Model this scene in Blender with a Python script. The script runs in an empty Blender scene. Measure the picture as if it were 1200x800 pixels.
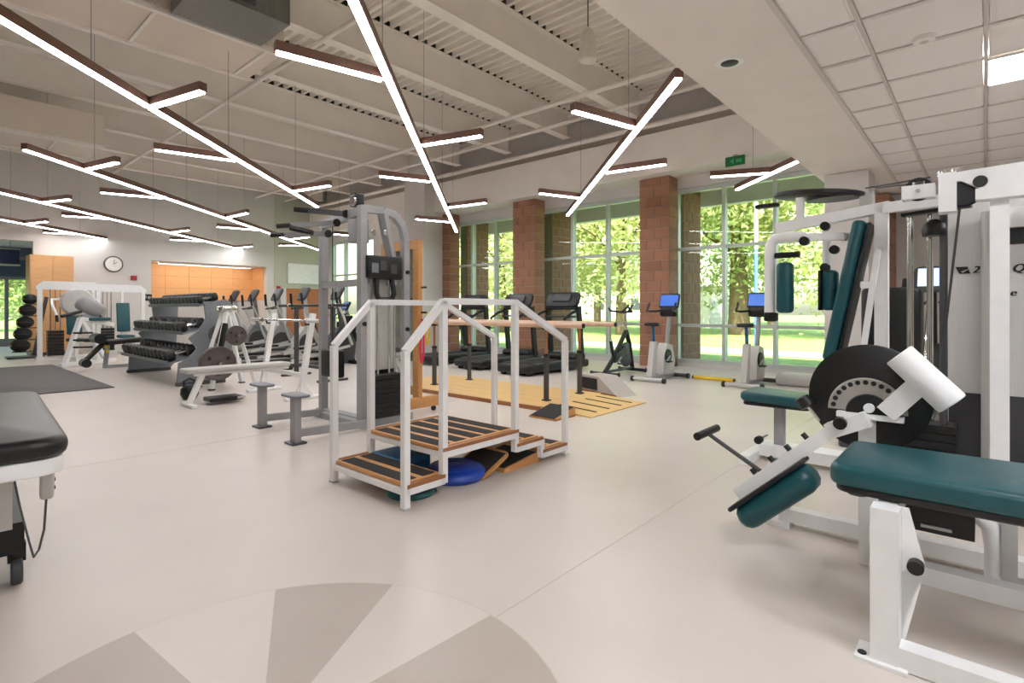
import bpy, bmesh, math, random
from mathutils import Vector, Matrix
random.seed(7)
scene = bpy.context.scene
COL = scene.collection
# ------------------------------------------------------------------ camera / world / exposure
FPX, HOR, EYE = 631.0, 362.0, 1.2            # focal length and horizon in a 1200x800 frame, eye height
AZ = math.radians(41.3)                       # the building grid is turned by this against the view
SA, CA = math.sin(AZ), math.cos(AZ)
BR = math.pi / 2 - AZ                         # yaw of the building frame: local x = u (to the windows), local y = v
cam = bpy.data.cameras.new('camera')
cam.sensor_width = 36.0
cam.lens = 36.0 * FPX / 1200.0
cam.shift_y = (HOR - 400.0) / 1200.0
cam.clip_start = 0.05; cam.clip_end = 400
camo = bpy.data.objects.new('camera', cam); COL.objects.link(camo)
camo.location = (0, 0, EYE); camo.rotation_euler = (math.pi / 2, 0, 0)
scene.camera = camo
scene.view_settings.view_transform = 'Standard'
scene.view_settings.look = 'None'
scene.view_settings.gamma = 1.0
scene.view_settings.use_curve_mapping = False
scene.view_settings.exposure = 0.09
scene.cycles.diffuse_bounces = 7
LENS_POWER = 30.5
world = bpy.data.worlds.new('world'); scene.world = world
world.use_nodes = True
wn = world.node_tree.nodes; wl = world.node_tree.links
sky = wn.new('ShaderNodeTexSky'); sky.sky_type = 'NISHITA'; sky.sun_disc = False
sky.sun_elevation = math.radians(48); sky.sun_rotation = math.radians(200); sky.air_density = 1.4; sky.dust_density = 2.5
wl.new(sky.outputs[0], wn['Background'].inputs[0]); wn['Background'].inputs[1].default_value = 0.9
sun = bpy.data.lights.new('sun', 'SUN'); sun.energy = 20; sun.angle = 0.01; sun.color = (1.0, 0.95, 0.86)
suno = bpy.data.objects.new('sun', sun); COL.objects.link(suno)
suno.rotation_euler = (Vector((SA * .55 - CA * .35, CA * .55 + SA * .35, -0.95)).to_track_quat('-Z', 'Y')).to_euler()

# ------------------------------------------------------------------ helpers
def B(u, v, z=0.0): return Vector((u * SA - v * CA, u * CA + v * SA, z))
def lin(c): return tuple(((x / 255) / 12.92 if x <= 10.31 else ((x / 255 + .055) / 1.055) ** 2.4) for x in c) + (1.0,)
MATS = {}
def mat(name, rgb, rough=.5, metal=0.0, var=.06, scale=14.0, bump=0.0, emit=0.0, coat=0.0, spec=.5, stretch=None):
    if name in MATS: return MATS[name]
    m = bpy.data.materials.new(name); m.use_nodes = True
    n, l = m.node_tree.nodes, m.node_tree.links; p = n['Principled BSDF']
    c = lin(rgb)
    p.inputs['Roughness'].default_value = rough; p.inputs['Metallic'].default_value = metal
    p.inputs['Specular IOR Level'].default_value = spec; p.inputs['Coat Weight'].default_value = coat
    tc = n.new('ShaderNodeTexCoord'); nz = n.new('ShaderNodeTexNoise'); nz.inputs['Scale'].default_value = scale
    nz.inputs['Detail'].default_value = 4
    src = tc.outputs['Object']
    if stretch:
        mp = n.new('ShaderNodeMapping'); mp.inputs['Scale'].default_value = stretch; l.new(src, mp.inputs[0]); src = mp.outputs[0]
    l.new(src, nz.inputs['Vector'])
    r = n.new('ShaderNodeValToRGB'); r.color_ramp.elements[0].position = .3; r.color_ramp.elements[1].position = .7
    r.color_ramp.elements[0].color = tuple(max(0, x * (1 - var)) for x in c[:3]) + (1,)
    r.color_ramp.elements[1].color = tuple(min(1, x * (1 + var)) for x in c[:3]) + (1,)
    l.new(nz.outputs[0], r.inputs[0]); l.new(r.outputs[0], p.inputs['Base Color'])
    if bump:
        b = n.new('ShaderNodeBump'); b.inputs['Strength'].default_value = bump; b.inputs['Distance'].default_value = .01
        l.new(nz.outputs[0], b.inputs['Height']); l.new(b.outputs[0], p.inputs['Normal'])
    if emit:
        p.inputs['Emission Color'].default_value = c; p.inputs['Emission Strength'].default_value = emit
    MATS[name] = m; return m
def glass_mat(name, tint, refl=1.0):
    m = bpy.data.materials.new(name); m.use_nodes = True; n, l = m.node_tree.nodes, m.node_tree.links
    n.clear(); o = n.new('ShaderNodeOutputMaterial'); t = n.new('ShaderNodeBsdfTransparent'); g = n.new('ShaderNodeBsdfGlossy')
    t.inputs[0].default_value = lin(tint); g.inputs['Roughness'].default_value = .02
    fr = n.new('ShaderNodeFresnel')
    ge = n.new('ShaderNodeNewGeometry'); mr = n.new('ShaderNodeMapRange'); mr.inputs['To Min'].default_value = 1.35; mr.inputs['To Max'].default_value = 1/1.35
    l.new(ge.outputs['Backfacing'], mr.inputs['Value']); l.new(mr.outputs[0], fr.inputs[0])   # same reflectance from both faces of a pane
    mx = n.new('ShaderNodeMixShader')
    l.new(fr.outputs[0], mx.inputs[0]); l.new(t.outputs[0], mx.inputs[1]); l.new(g.outputs[0], mx.inputs[2]); l.new(mx.outputs[0], o.inputs[0])
    MATS[name] = m; return m

WHITE = mat('white_paint', (242, 242, 242), .35, var=.02)
WALLW = mat('wall_paint', (210, 207, 203), .7, var=.02, scale=3, bump=.03)
GREENW = mat('sage_wall_paint', (188, 190, 174), .7, var=.02, scale=3, bump=.03)
CEILP = mat('ceiling_paint', (238, 231, 225), .75, var=.03, scale=2)
TILE = mat('ceiling_tile', (243, 239, 235), .9, var=.02, scale=60, bump=.08)
GRIDM = mat('ceiling_grid', (214, 208, 202), .6, var=.02)
FLOORM = mat('vinyl_floor', (213, 204, 196), .34, var=.035, scale=1.6, spec=.42)
INLAY = mat('vinyl_inlay', (186, 175, 165), .36, var=.03, scale=3, spec=.42)
INLAYL = mat('vinyl_inlay_pale', (215, 206, 198), .34, var=.03, scale=2, spec=.42)
SEAM = mat('vinyl_seam', (204, 195, 186), .5)
TEAL = mat('teal_vinyl', (17, 78, 86), .36, var=.10, scale=25, bump=.04)
BLACKV = mat('black_vinyl', (18, 18, 19), .4, var=.1, scale=30, bump=.04)
BLACK = mat('black_plastic', (13, 13, 14), .42, var=.1)
RUBBER = mat('black_rubber', (30, 30, 31), .7, var=.15, scale=60, bump=.1)
MATM = mat('mat_rubber', (96, 91, 90), .7, var=.12, scale=120, bump=.1)
STEEL = mat('brushed_steel', (214, 212, 210), .34, .2, var=.05, scale=5, stretch=(40, 40, 1))
CHROME = mat('chrome', (215, 214, 212), .14, 1.0, var=.02)
GREYM = mat('grey_powdercoat', (158, 158, 160), .42, .1, var=.04)
DGREY = mat('dark_grey_plastic', (66, 66, 68), .45, var=.08)
SLATE = mat('slate_powdercoat', (124, 128, 134), .45, .1, var=.05)
LGREY = mat('light_grey_plastic', (190, 188, 184), .4, var=.04)
WOOD = mat('golden_wood', (200, 146, 88), .4, var=.14, scale=6, stretch=(1, 12, 12), bump=.02)
WOODP = mat('maple_panel', (228, 174, 118), .45, var=.06, scale=4, stretch=(1, 1, 8))
WOODR = mat('pale_rail_wood', (214, 182, 158), .45, var=.08, scale=8)
WOODB = mat('brown_edge_wood', (158, 104, 62), .45, var=.12, scale=10)
WOODY = mat('yellow_plywood', (226, 188, 126), .4, var=.08, scale=6, stretch=(8, 1, 8))
GRIP = mat('grip_strip', (38, 37, 38), .85, var=.25, scale=150, bump=.2)
BRICKM = mat('brick', (160, 116, 92), .85, var=.12, scale=4, bump=.35)
BRICK2 = mat('brick_dark', (146, 104, 82), .85, var=.12, scale=4, bump=.35)
MORTAR = mat('mortar', (176, 156, 142), .9, var=.08, scale=40)
ALU = mat('window_aluminium', (196, 204, 198), .4, .2, var=.02)
BRONZE = mat('bronze_housing', (116, 84, 72), .45, .3, var=.05)
LENS = mat('lamp_lens', (251, 250, 252), .5, emit=LENS_POWER, var=0)
BLUE = mat('blue_vinyl', (24, 66, 168), .35, var=.05)
BLUEP = mat('blue_foam', (30, 96, 140), .5, var=.06)
TEALD = mat('teal_rubber', (18, 92, 96), .4, var=.06)
YELLOW = mat('yellow_rubber', (232, 196, 40), .5)
PINK = mat('pink_rubber', (222, 44, 92), .5)
RED = mat('red_plastic', (170, 34, 40), .4)
GREENS = mat('exit_green', (18, 96, 54), .5, emit=.1)
SCREEN = mat('blue_screen', (60, 110, 205), .3, emit=.4)
SCREENW = mat('lit_monitor', (200, 215, 245), .3, emit=.9)
DARKGLOSS = mat('smoked_panel', (62, 62, 66), .15, var=.1, scale=3)
OLIVE = mat('olive_blind', (120, 122, 96), .8)
NAVY = mat('navy_sign', (30, 44, 92), .5)
TAN = mat('tan_duct', (226, 212, 200), .7, var=.03, scale=2)
DUCT = mat('galvanised_duct', (120, 118, 114), .4, .5, var=.1, scale=4, stretch=(6, 6, .5))
DARKGAP = mat('flute_shade', (40, 36, 32), .9)  # near-black colour standing in for the shade inside the deck flutes
IRON = mat('cast_iron_plate', (92, 82, 80), .5, .3, var=.12, scale=20)
LAWN = mat('lawn_grass', (134, 156, 84), .9, var=.3, scale=3, bump=.3)
ROAD = mat('asphalt_path', (150, 158, 172), .8, var=.08, scale=6)
BARK = mat('bark', (110, 92, 72), .9, var=.3, scale=8, bump=.5)
HOUSE = mat('pale_render', (226, 216, 200), .8)
MIRRORM = mat('mirror_silver', (225, 228, 226), .03, 1.0, var=0)
GLASS = glass_mat('window_glass', (232, 238, 234))
def leaf_mat(name, rgb):
    m = bpy.data.materials.new(name); m.use_nodes = True; n, l = m.node_tree.nodes, m.node_tree.links
    p = n['Principled BSDF']; p.inputs['Roughness'].default_value = .6
    p.inputs['Subsurface Weight'].default_value = 0
    oi = n.new('ShaderNodeTexNoise'); oi.inputs['Scale'].default_value = 1.3
    tc = n.new('ShaderNodeTexCoord'); l.new(tc.outputs['Object'], oi.inputs['Vector'])
    r = n.new('ShaderNodeValToRGB'); c = lin(rgb)
    r.color_ramp.elements[0].color = tuple(x * .6 for x in c[:3]) + (1,); r.color_ramp.elements[1].color = tuple(min(1, x * 1.35) for x in c[:3]) + (1,)
    l.new(oi.outputs[0], r.inputs[0]); l.new(r.outputs[0], p.inputs['Base Color'])
    tr = n.new('ShaderNodeBsdfTranslucent'); l.new(r.outputs[0], tr.inputs[0])
    mx = n.new('ShaderNodeMixShader'); mx.inputs[0].default_value = .45
    l.new(p.outputs[0], mx.inputs[1]); l.new(tr.outputs[0], mx.inputs[2]); l.new(mx.outputs[0], n['Material Output'].inputs[0])
    MATS[name] = m; return m
LEAF1 = leaf_mat('leaf_yellow_green', (208, 210, 152)); LEAF2 = leaf_mat('leaf_mid_green', (166, 180, 118))

def V3(p): return Vector(p)
class MB:
    def __init__(s): s.v = []; s.f = []; s.m = None
    def add(s, vs, fs):
        o = len(s.v)
        s.v += [tuple(s.m @ Vector(p)) if s.m else tuple(p) for p in vs]
        s.f += [tuple(i + o for i in f) for f in fs]; return s
    def bx(s, x0, x1, y0, y1, z0, z1):
        v = [(x, y, z) for z in (z0, z1) for y in (y0, y1) for x in (x0, x1)]
        return s.add(v, [(0, 2, 3, 1), (4, 5, 7, 6), (0, 1, 5, 4), (2, 6, 7, 3), (0, 4, 6, 2), (1, 3, 7, 5)])
    def box(s, c, d, c_=0.0):
        if c_ <= 0: return s.bx(c[0]-d[0]/2, c[0]+d[0]/2, c[1]-d[1]/2, c[1]+d[1]/2, c[2]-d[2]/2, c[2]+d[2]/2)
        return s.rbox(c, d, c_, c_)
    def beam(s, p0, p1, w, h, up=(0, 0, 1)):
        p0, p1 = V3(p0), V3(p1); d = (p1 - p0).normalized(); up = V3(up)
        if abs(d.dot(up)) > .98: up = Vector((1, 0, 0))
        a = d.cross(up).normalized(); b = a.cross(d).normalized()
        vs = [p + a * (i * w / 2) + b * (j * h / 2) for p in (p0, p1) for j in (-1, 1) for i in (-1, 1)]
        return s.add(vs, [(0, 1, 3, 2), (4, 6, 7, 5), (0, 4, 5, 1), (2, 3, 7, 6), (0, 2, 6, 4), (1, 5, 7, 3)])
    def tube(s, p0, p1, r, r1=None, n=12): return s.path([p0, p1], r, n, r1=r1)
    def path(s, pts, r, n=10, closed=False, r1=None):
        P = [V3(p) for p in pts]; k = len(P); ring = []
        t0 = (P[1] - P[0]).normalized()
        a = t0.cross(Vector((0, 0, 1)));
        if a.length < .05: a = t0.cross(Vector((1, 0, 0)))
        a.normalize(); vs = []
        for i in range(k):
            if closed: t = (P[(i+1) % k] - P[i-1]).normalized()
            elif i == 0: t = t0
            elif i == k-1: t = (P[-1] - P[-2]).normalized()
            else:
                t = ((P[i+1]-P[i]).normalized() + (P[i]-P[i-1]).normalized())
                t = t.normalized() if t.length > 1e-6 else (P[i+1]-P[i]).normalized()
            a = (a - t * a.dot(t))
            a = a.normalized() if a.length > 1e-6 else t.orthogonal().normalized()
            b = t.cross(a); rr = r if r1 is None else r + (r1 - r) * i / (k - 1)
            sc = 1.0
            if 0 < i < k-1:
                cs = (P[i+1]-P[i]).normalized().dot(t); sc = 1 / max(.5, cs)
            for j in range(n):
                q = 2 * math.pi * j / n; vs.append(P[i] + (a * math.cos(q) + b * math.sin(q)) * rr)
        fs = []
        for i in range(k if closed else k-1):
            for j in range(n):
                i2 = (i+1) % k
                fs.append((i*n+j, i*n+(j+1) % n, i2*n+(j+1) % n, i2*n+j))
        if not closed: fs += [tuple(range(n-1, -1, -1)), tuple(range((k-1)*n, k*n))]
        return s.add(vs, fs)
    def lathe(s, prof, c=(0, 0, 0), axis=(0, 0, 1), n=24, a0=0.0, a1=2*math.pi):
        ax = V3(axis).normalized(); e = ax.orthogonal().normalized()
        if abs(ax.z) < .3: e = (Vector((0, 0, 1)) - ax * ax.z).normalized()
        g = ax.cross(e); c = V3(c); vs = []; full = abs(a1-a0-2*math.pi) < 1e-6; m = n if full else n+1
        for r, z in prof:
            for j in range(m):
                q = a0 + (a1-a0) * j / n; vs.append(c + ax*z + (e*math.cos(q) + g*math.sin(q)) * max(r, 1e-4))
        fs = []; k = len(prof)
        for i in range(k-1):
            for j in range(n):
                j2 = (j+1) % m; fs.append((i*m+j, i*m+j2, (i+1)*m+j2, (i+1)*m+j))
        fs.append(tuple(range(m-1, -1, -1))); fs.append(tuple(range((k-1)*m, k*m)))
        if not full: fs += [tuple(i*m for i in range(k)), tuple(i*m+n for i in range(k-1, -1, -1))]
        return s.add(vs, fs)
    def disc(s, c, axis, r, t, n=28, bev=.0):
        b = bev or min(.25*t, .1*r)
        return s.lathe([(r-b, -t/2), (r, -t/2+b), (r, t/2-b), (r-b, t/2)], c, axis, n)
    def prism(s, poly, o, ex, ey, t):
        o, ex, ey = V3(o), V3(ex).normalized(), V3(ey).normalized(); nz = ex.cross(ey); k = len(poly)
        vs = [o + ex*x + ey*y + nz*w for w in (-t/2, t/2) for x, y in poly]
        fs = [tuple(range(k-1, -1, -1)), tuple(range(k, 2*k))] + [(i, (i+1) % k, k+(i+1) % k, k+i) for i in range(k)]
        return s.add(vs, fs)
    def rbox(s, c, d, r=.02, bev=.01, seg=4):
        """rounded slab: corners rounded with r in xy, top and bottom edges rounded by bev"""
        c = V3(c); hx, hy, hz = d[0]/2, d[1]/2, d[2]/2; r = min(r, hx*.99, hy*.99); bev = min(bev, hz*.95, r*.98 if r > 0 else bev)
        def ring(ins, z):
            o = []
            for sx, sy, q0 in ((1, 1, 0), (-1, 1, 90), (-1, -1, 180), (1, -1, 270)):
                for k in range(seg+1):
                    q = math.radians(q0 + 90*k/seg)
                    o.append(c + Vector((sx*(hx-r) + math.cos(q)*(r-ins), sy*(hy-r) + math.sin(q)*(r-ins), z)))
            return o
        L = []
        for k in range(4):
            q = math.pi/2*k/3; L.append(ring(bev*(1-math.sin(q)), -hz + bev*(1-math.cos(q))))
        for k in range(4):
            q = math.pi/2*(1-k/3); L.append(ring(bev*(1-math.sin(q)), hz - bev*(1-math.cos(q))))
        n = len(L[0]); vs = [p for R_ in L for p in R_]; fs = []
        for i in range(len(L)-1):
            for j in range(n): fs.append((i*n+j, i*n+(j+1) % n, (i+1)*n+(j+1) % n, (i+1)*n+j))
        fs += [tuple(range(n-1, -1, -1)), tuple(range((len(L)-1)*n, len(L)*n))]
        return s.add(vs, fs)
    def ell(s, c, r, nu=16, nv=10):
        vs = []; fs = []; c = V3(c)
        for i in range(nv+1):
            t = math.pi*i/nv
            for j in range(nu):
                q = 2*math.pi*j/nu; vs.append(c + Vector((r[0]*math.sin(t)*math.cos(q), r[1]*math.sin(t)*math.sin(q), r[2]*math.cos(t))))
        for i in range(nv):
            for j in range(nu): fs.append((i*nu+j, (i+1)*nu+j, (i+1)*nu+(j+1) % nu, i*nu+(j+1) % nu))
        return s.add(vs, fs)
    def mesh(s, name, m, smooth=38):
        me = bpy.data.meshes.new(name); me.from_pydata([tuple(p) for p in s.v], [], s.f); me.validate()
        bm = bmesh.new(); bm.from_mesh(me); bmesh.ops.recalc_face_normals(bm, faces=bm.faces); bm.to_mesh(me); bm.free()
        if smooth:
            for p in me.polygons: p.use_smooth = True
            me.set_sharp_from_angle(angle=math.radians(smooth))
        me.materials.append(m); return me
    def build(s, name, m, parent=None, smooth=38):
        o = bpy.data.objects.new(name, s.mesh(name, m, smooth)); COL.objects.link(o)
        if parent: o.parent = parent
        return o
def tag(o, label=None, cat=None, group=None, kind=None):
    if label: o['label'] = label
    if cat: o['category'] = cat
    if group: o['group'] = group
    if kind: o['kind'] = kind
    return o
def thing(name, label, cat, loc=(0, 0, 0), rz=0.0, group=None):
    o = bpy.data.objects.new(name, None); COL.objects.link(o); o.empty_display_size = .1
    o.location = loc; o.rotation_euler = (0, 0, rz); return tag(o, label, cat, group)
def uvthing(name, label, cat, u, v, z=0.0, group=None, rz=0.0): return thing(name, label, cat, B(u, v, z), BR + rz, group)
def struct(name, mb, m, rz=BR, loc=(0, 0, 0), parent=None, smooth=0):
    o = mb.build(name, m, parent, smooth)
    if parent is None: o.rotation_euler = (0, 0, rz); o.location = loc
    return tag(o, kind='structure')
def copy_tree(o, parent=None):
    c = o.copy(); COL.objects.link(c); c.parent = parent
    for ch in list(o.children): copy_tree(ch, c)
    return c
def clone(o, label, loc, rz=None):
    c = copy_tree(o); c['label'] = label; c.location = loc
    if rz is not None: c.rotation_euler = (0, 0, rz)
    return c
def rot(ax, deg, c=(0, 0, 0)): return Matrix.Translation(V3(c)) @ Matrix.Rotation(math.radians(deg), 4, ax)
def piece(mesh, name, parent, loc=(0, 0, 0), scale=None, rz=0.0):
    o = bpy.data.objects.new(name, mesh); COL.objects.link(o); o.parent = parent; o.location = loc
    if scale: o.scale = scale
    if rz: o.rotation_euler = (0, 0, rz)
    return o
def text_mesh(s, size, depth=.002, shear=0.0):
    cu = bpy.data.curves.new('t', 'FONT'); cu.body = s; cu.size = size; cu.extrude = depth; cu.align_x = 'CENTER'; cu.align_y = 'CENTER'; cu.shear = shear
    o = bpy.data.objects.new('t', cu); COL.objects.link(o)
    me = bpy.data.meshes.new_from_object(o.evaluated_get(bpy.context.evaluated_depsgraph_get()))
    bpy.data.objects.remove(o); bpy.data.curves.remove(cu)
    bm = bmesh.new()
    for k in (-1, 0, 1):                      # heavier strokes
        n0 = len(bm.verts); bm.from_mesh(me); bm.verts.ensure_lookup_table()
        for vv in bm.verts[n0:]: vv.co.x += k*size*.05; vv.co.z += k*.0002
    bm.to_mesh(me); bm.free(); return me
def lettering(s, size, m, parent, loc, rotm, shear=0.0, name='lettering'):
    me = text_mesh(s, size, shear=shear); me.materials.clear(); me.materials.append(m)
    o = bpy.data.objects.new(name, me); COL.objects.link(o); o.parent = parent
    o.matrix_local = Matrix.Translation(V3(loc)) @ rotm.to_4x4(); return o
# ------------------------------------------------------------------ the setting (local x = u, y = v)
U0, U1, V0, V1 = -7.0, 10.9, -6.5, 19.0         # room extent
ZD = 5.68                                        # deck underside
floor = struct('floor', MB().bx(U0-.2, U1+.2, V0-.2, 25, -.12, 0), FLOORM)
CX, CY, RR = .655, 1.50, .875
for k in range(11):                              # round floor inlay, eleven sectors
    q0 = 29.7 + 32.73*k; m = MB(); pts = [(0.0, 0.0)] + [(RR*math.cos(math.radians(q0+32.73*i/12)), RR*math.sin(math.radians(q0+32.73*i/12))) for i in range(13)]
    m.prism(pts, (CX, CY, .0012), (1, 0, 0), (0, 1, 0), .0024)
    m.build('inlay_wedge', INLAY if k in (0, 2, 4, 7, 9) else INLAYL, floor, 0)
def ring_mb(r0, r1, z, c=(0, 0)):
    m = MB(); n = 64
    vs = [(c[0]+r*math.cos(2*math.pi*i/n), c[1]+r*math.sin(2*math.pi*i/n), z) for i in range(n) for r in (r0, r1)]
    return m.add(vs, [(2*i, 2*i+1, (2*i+3) % (2*n), (2*i+2) % (2*n)) for i in range(n)])
ring_mb(RR, RR+.005, .0026, (CX, CY)).build('inlay_seam', SEAM, floor, 0)
m = MB()
for v in (-1.3, 1.43, 5.2): m.bx(1.53 if v == 1.43 else U0, U1, v, v+.004, 0, .0012)
m.build('floor_seam', SEAM, floor, 0)

# window wall: sill, head wall, piers between the bays
WU = 10.9
bays = [(1.95, 4.94), (5.55, 8.64), (9.20, 12.05), (15.9, 18.75)]
wall_w = MB()
wall_w.bx(WU-.08, WU+.22, V0, V1, 3.72, ZD+.2)
wall_w.bx(WU-.06, WU+.22, V0, V1, -.1, .07)
edges = [V0] + [e for b in bays for e in b] + [V1]
for a, b in zip(edges[0::2], edges[1::2]): wall_w.bx(WU-.06, WU+.22, a, b, 0, 3.8)
struct('wall_window', wall_w, WALLW)
# pale return pier at the end of the window bays
struct('wall_return', MB().bx(9.75, 10.84, 11.85, 12.75, 0, ZD), WALLW)
# boxed beam above the windows, with the gap and the pipe above it
struct('trim_1', MB().bx(10.15, WU-.08, V0, V1, 3.95, 4.78), CEILP)
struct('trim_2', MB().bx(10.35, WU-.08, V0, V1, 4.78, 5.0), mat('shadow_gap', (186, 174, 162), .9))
# windows
def window(n, v0, v1):
    w = MB(); 
    w.bx(WU-.03, WU+.09, v0, v0+.07, .07, 3.72).bx(WU-.03, WU+.09, v1-.07, v1, .07, 3.72)
    w.bx(WU-.03, WU+.09, v0+.07, v1-.07, .07, .16).bx(WU-.03, WU+.09, v0+.07, v1-.07, 3.63, 3.72)
    root = struct('window_%d' % n, w, ALU)
    vs = [v0+.07 + (v1-v0-.14)*i/3 for i in range(4)]
    for i in (1, 2): MB().bx(WU-.045, WU+.10, vs[i]-.032, vs[i]+.032, .16, 3.63).build('mullion', ALU, root, 0)
    for z in (.86, 2.46):
        for i in range(3): MB().bx(WU-.02, WU+.08, vs[i]+(.032 if i else 0), vs[i+1]-(.032 if i < 2 else 0), z-.032, z+.032).build('transom', ALU, root, 0)
    for i in range(3):
        for z0, z1 in ((.16, .828), (.892, 2.428), (2.492, 3.63)):
            MB().bx(WU+.025, WU+.035, vs[i]+(.032 if i else 0), vs[i+1]-(.032 if i < 2 else 0), z0, z1).build('pane', GLASS, root, 0)
    return root
for i, (a, b) in enumerate(bays): window(i+1, a, b)
# brick columns: a mortar core with every brick of the visible faces laid on it
bh, gap = .222, .014
def brick_col(label_n, v0, v1, ztop, u0=10.42, uout=12.05):
    root = struct('trim_%d' % label_n, MB().bx(u0+.012, WU-.082, v0+.012, v1-.012, 0, ztop), MORTAR); root.name = 'brick_column'
    W = v1-v0; n = int(math.ceil(ztop/bh))
    full = {}
    def bm_(key, dims, mt):
        if key not in full:
            b = MB(); b.bx(0, dims[0], 0, dims[1], 0, dims[2]); full[key] = b.mesh('brick', mt, 0)
        return full[key]
    for k in range(n):
        z = k*bh; hgt = min(bh, ztop-z)-gap
        if hgt < .03: continue
        cuts = [0, W*.5, W] if k % 2 == 0 else [0, W*.25, W*.75, W]
        mt = BRICKM if (k*7 % 3) else BRICK2
        for a, b in zip(cuts, cuts[1:]):
            a2 = a + (gap/2 if a > 0 else 0); b2 = b - (gap/2 if b < W else 0)
            me = bm_(('f', round(b2-a2, 3), round(hgt, 3), mt.name), (.03, b2-a2, hgt), BRICKM if random.random() < .6 else BRICK2)
            piece(me, 'brick', root, (u0-random.random()*.003, v0+a2, z))
        me = bm_(('s', round(hgt, 3), mt.name), (WU-.085-u0-.034, .03, hgt), mt)
        piece(me, 'brick', root, (u0+.034, v0-.002, z))
    # the same pier goes on outside the glass
    e = struct('trim_%d' % (label_n+20), MB().bx(WU+.23, uout, v0+.012, v1-.012, -.1, 4.0), MORTAR); e.name = 'brick_pier'
    L = uout-WU-.23
    for k in range(18):
        z = k*bh; cuts = [0, L*.33, L*.66, L] if k % 2 else [0, L*.17, L*.5, L*.83, L]
        for a, b in zip(cuts, cuts[1:]):
            a2 = a+gap/2; b2 = b-gap/2
            me = bm_(('e', round(b2-a2, 3)), (b2-a2, .03, bh-gap), BRICK2)
            piece(me, 'brick', e, (WU+.23+a2, v0-.002, z))
    return root
brick_col(3, 4.87, 5.53, 3.95)
brick_col(4, 8.40, 9.12, 3.95)
brick_col(5, 11.55, 11.84, 3.95)
brick_col(6, 1.10, 1.90, 2.98, u0=10.0)
struct('roof_overhang', MB().bx(WU+.23, 12.4, V0, 16, 4.42, 4.6).bx(12.2, 12.4, V0, 16, 3.55, 4.42), CEILP)
# boxed white column under the bulkhead end
struct('wall_pier', MB().bx(8.2, 8.75, 1.12, 1.62, 0, 2.99), WALLW)
# far wall with the wood-lined alcove; vestibule with a glazed door to the left of it
AU0, AU1 = 5.05, 8.54
fw = MB()
fw.bx(2.35, AU0, V1, V1+.2, 0, ZD+.2).bx(AU1, WU, V1, V1+.2, 0, ZD+.2).bx(AU0, AU1, V1, V1+.2, 2.68, ZD+.2)
fw.bx(U0, 2.35, V1, V1+.2, 3.0, ZD+.2).bx(3.0, 3.2, V1+.2, 24, 0, 3.2)
struct('wall_far', fw, WALLW)
struct('wall_alcove', MB().bx(AU0-.1, AU1+.1, V1+1.2, V1+1.3, 0, 2.9).bx(AU0-.1, AU0, V1+.2, V1+1.2, 0, 2.9).bx(AU1, AU1+.1, V1+.2, V1+1.2, 0, 2.9).bx(AU0, AU1, V1+.2, V1+1.2, 2.68, 2.78), WALLW)
pan = struct('trim_7', MB().bx(AU0, AU1, V1+1.17, V1+1.199, 1.5, 2.68), WOODB); pan.name = 'wood_panelling'
pw = (AU1-AU0)/5
pm = MB().bx(0, pw-.008, -.022, 0, 0, .385).mesh('panel', WOODP, 0)
for i in range(5):
    for k in range(3): piece(pm, 'panel', pan, (AU0+i*pw+.004, V1+1.17, 1.505+k*.392))
sm_ = MB().bx(-.022, 0, 0, .94, 0, .385).mesh('panel', WOODP, 0)
for k in range(3): piece(sm_, 'panel', pan, (AU1-.001, V1+.22, 1.505+k*.392)); piece(sm_, 'panel', pan, (AU0+.024, V1+.22, 1.505+k*.392))
struct('trim_8', MB().bx(AU0+.03, AU1-.03, V1+.75, V1+1.14, 0, 1.46), LGREY)
# wood wainscot right of the alcove
struct('trim_9', MB().bx(9.25, WU-.07, V1-.03, V1, 0, 1.95).bx(10.55, 10.8, V1-.032, V1, 1.95, 2.7), mat('red_wainscot', (176, 112, 74), .6))
struct('wall_vestibule', MB().bx(U0, -2.4, 23.6, 23.8, 0, 3.2).bx(-2.4, 3.0, 23.6, 23.8, 2.9, 3.2).bx(2.9, 3.0, 23.6, 23.8, 0, 2.9), mat('grey_blue_wall', (120, 130, 142), .7))
struct('ceiling_vestibule', MB().bx(U0, 3.2, V1+.2, 24, 3.2, 3.3), CEILP)
door = struct('door_1', MB().bx(-2.4, 2.9, 23.62, 23.7, 0, .25).bx(-2.4, 2.9, 23.62, 23.7, 2.15, 2.25).bx(-2.4, 2.9, 23.62, 23.7, 2.8, 2.9).bx(-2.4, -2.3, 23.62, 23.7, .25, 2.8).bx(2.8, 2.9, 23.62, 23.7, .25, 2.8), GREYM)
for u in (-1.1, .1, 1.2, 2.28): MB().bx(u-.05, u+.05, 23.61, 23.71, .25, 2.15).build('stile', GREYM, door, 0)
for a, b in ((-2.3, -1.15), (-1.05, .05), (.15, 1.15), (1.25, 2.23), (2.33, 2.8)): MB().bx(a, b, 23.65, 23.66, .25, 2.15).build('pane', GLASS, door, 0)
MB().bx(-2.3, 2.8, 23.64, 23.68, 2.25, 2.8).build('door_header_panel', mat('header_blue', (92, 110, 132), .6), door, 0)
# walls out of frame
struct('wall_back', MB().bx(U0-.2, U0, V0, 24, 0, ZD+.2), WALLW)
struct('wall_right', MB().bx(U0, WU+.2, V0-.2, V0, 0, ZD+.2), WALLW)
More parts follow.
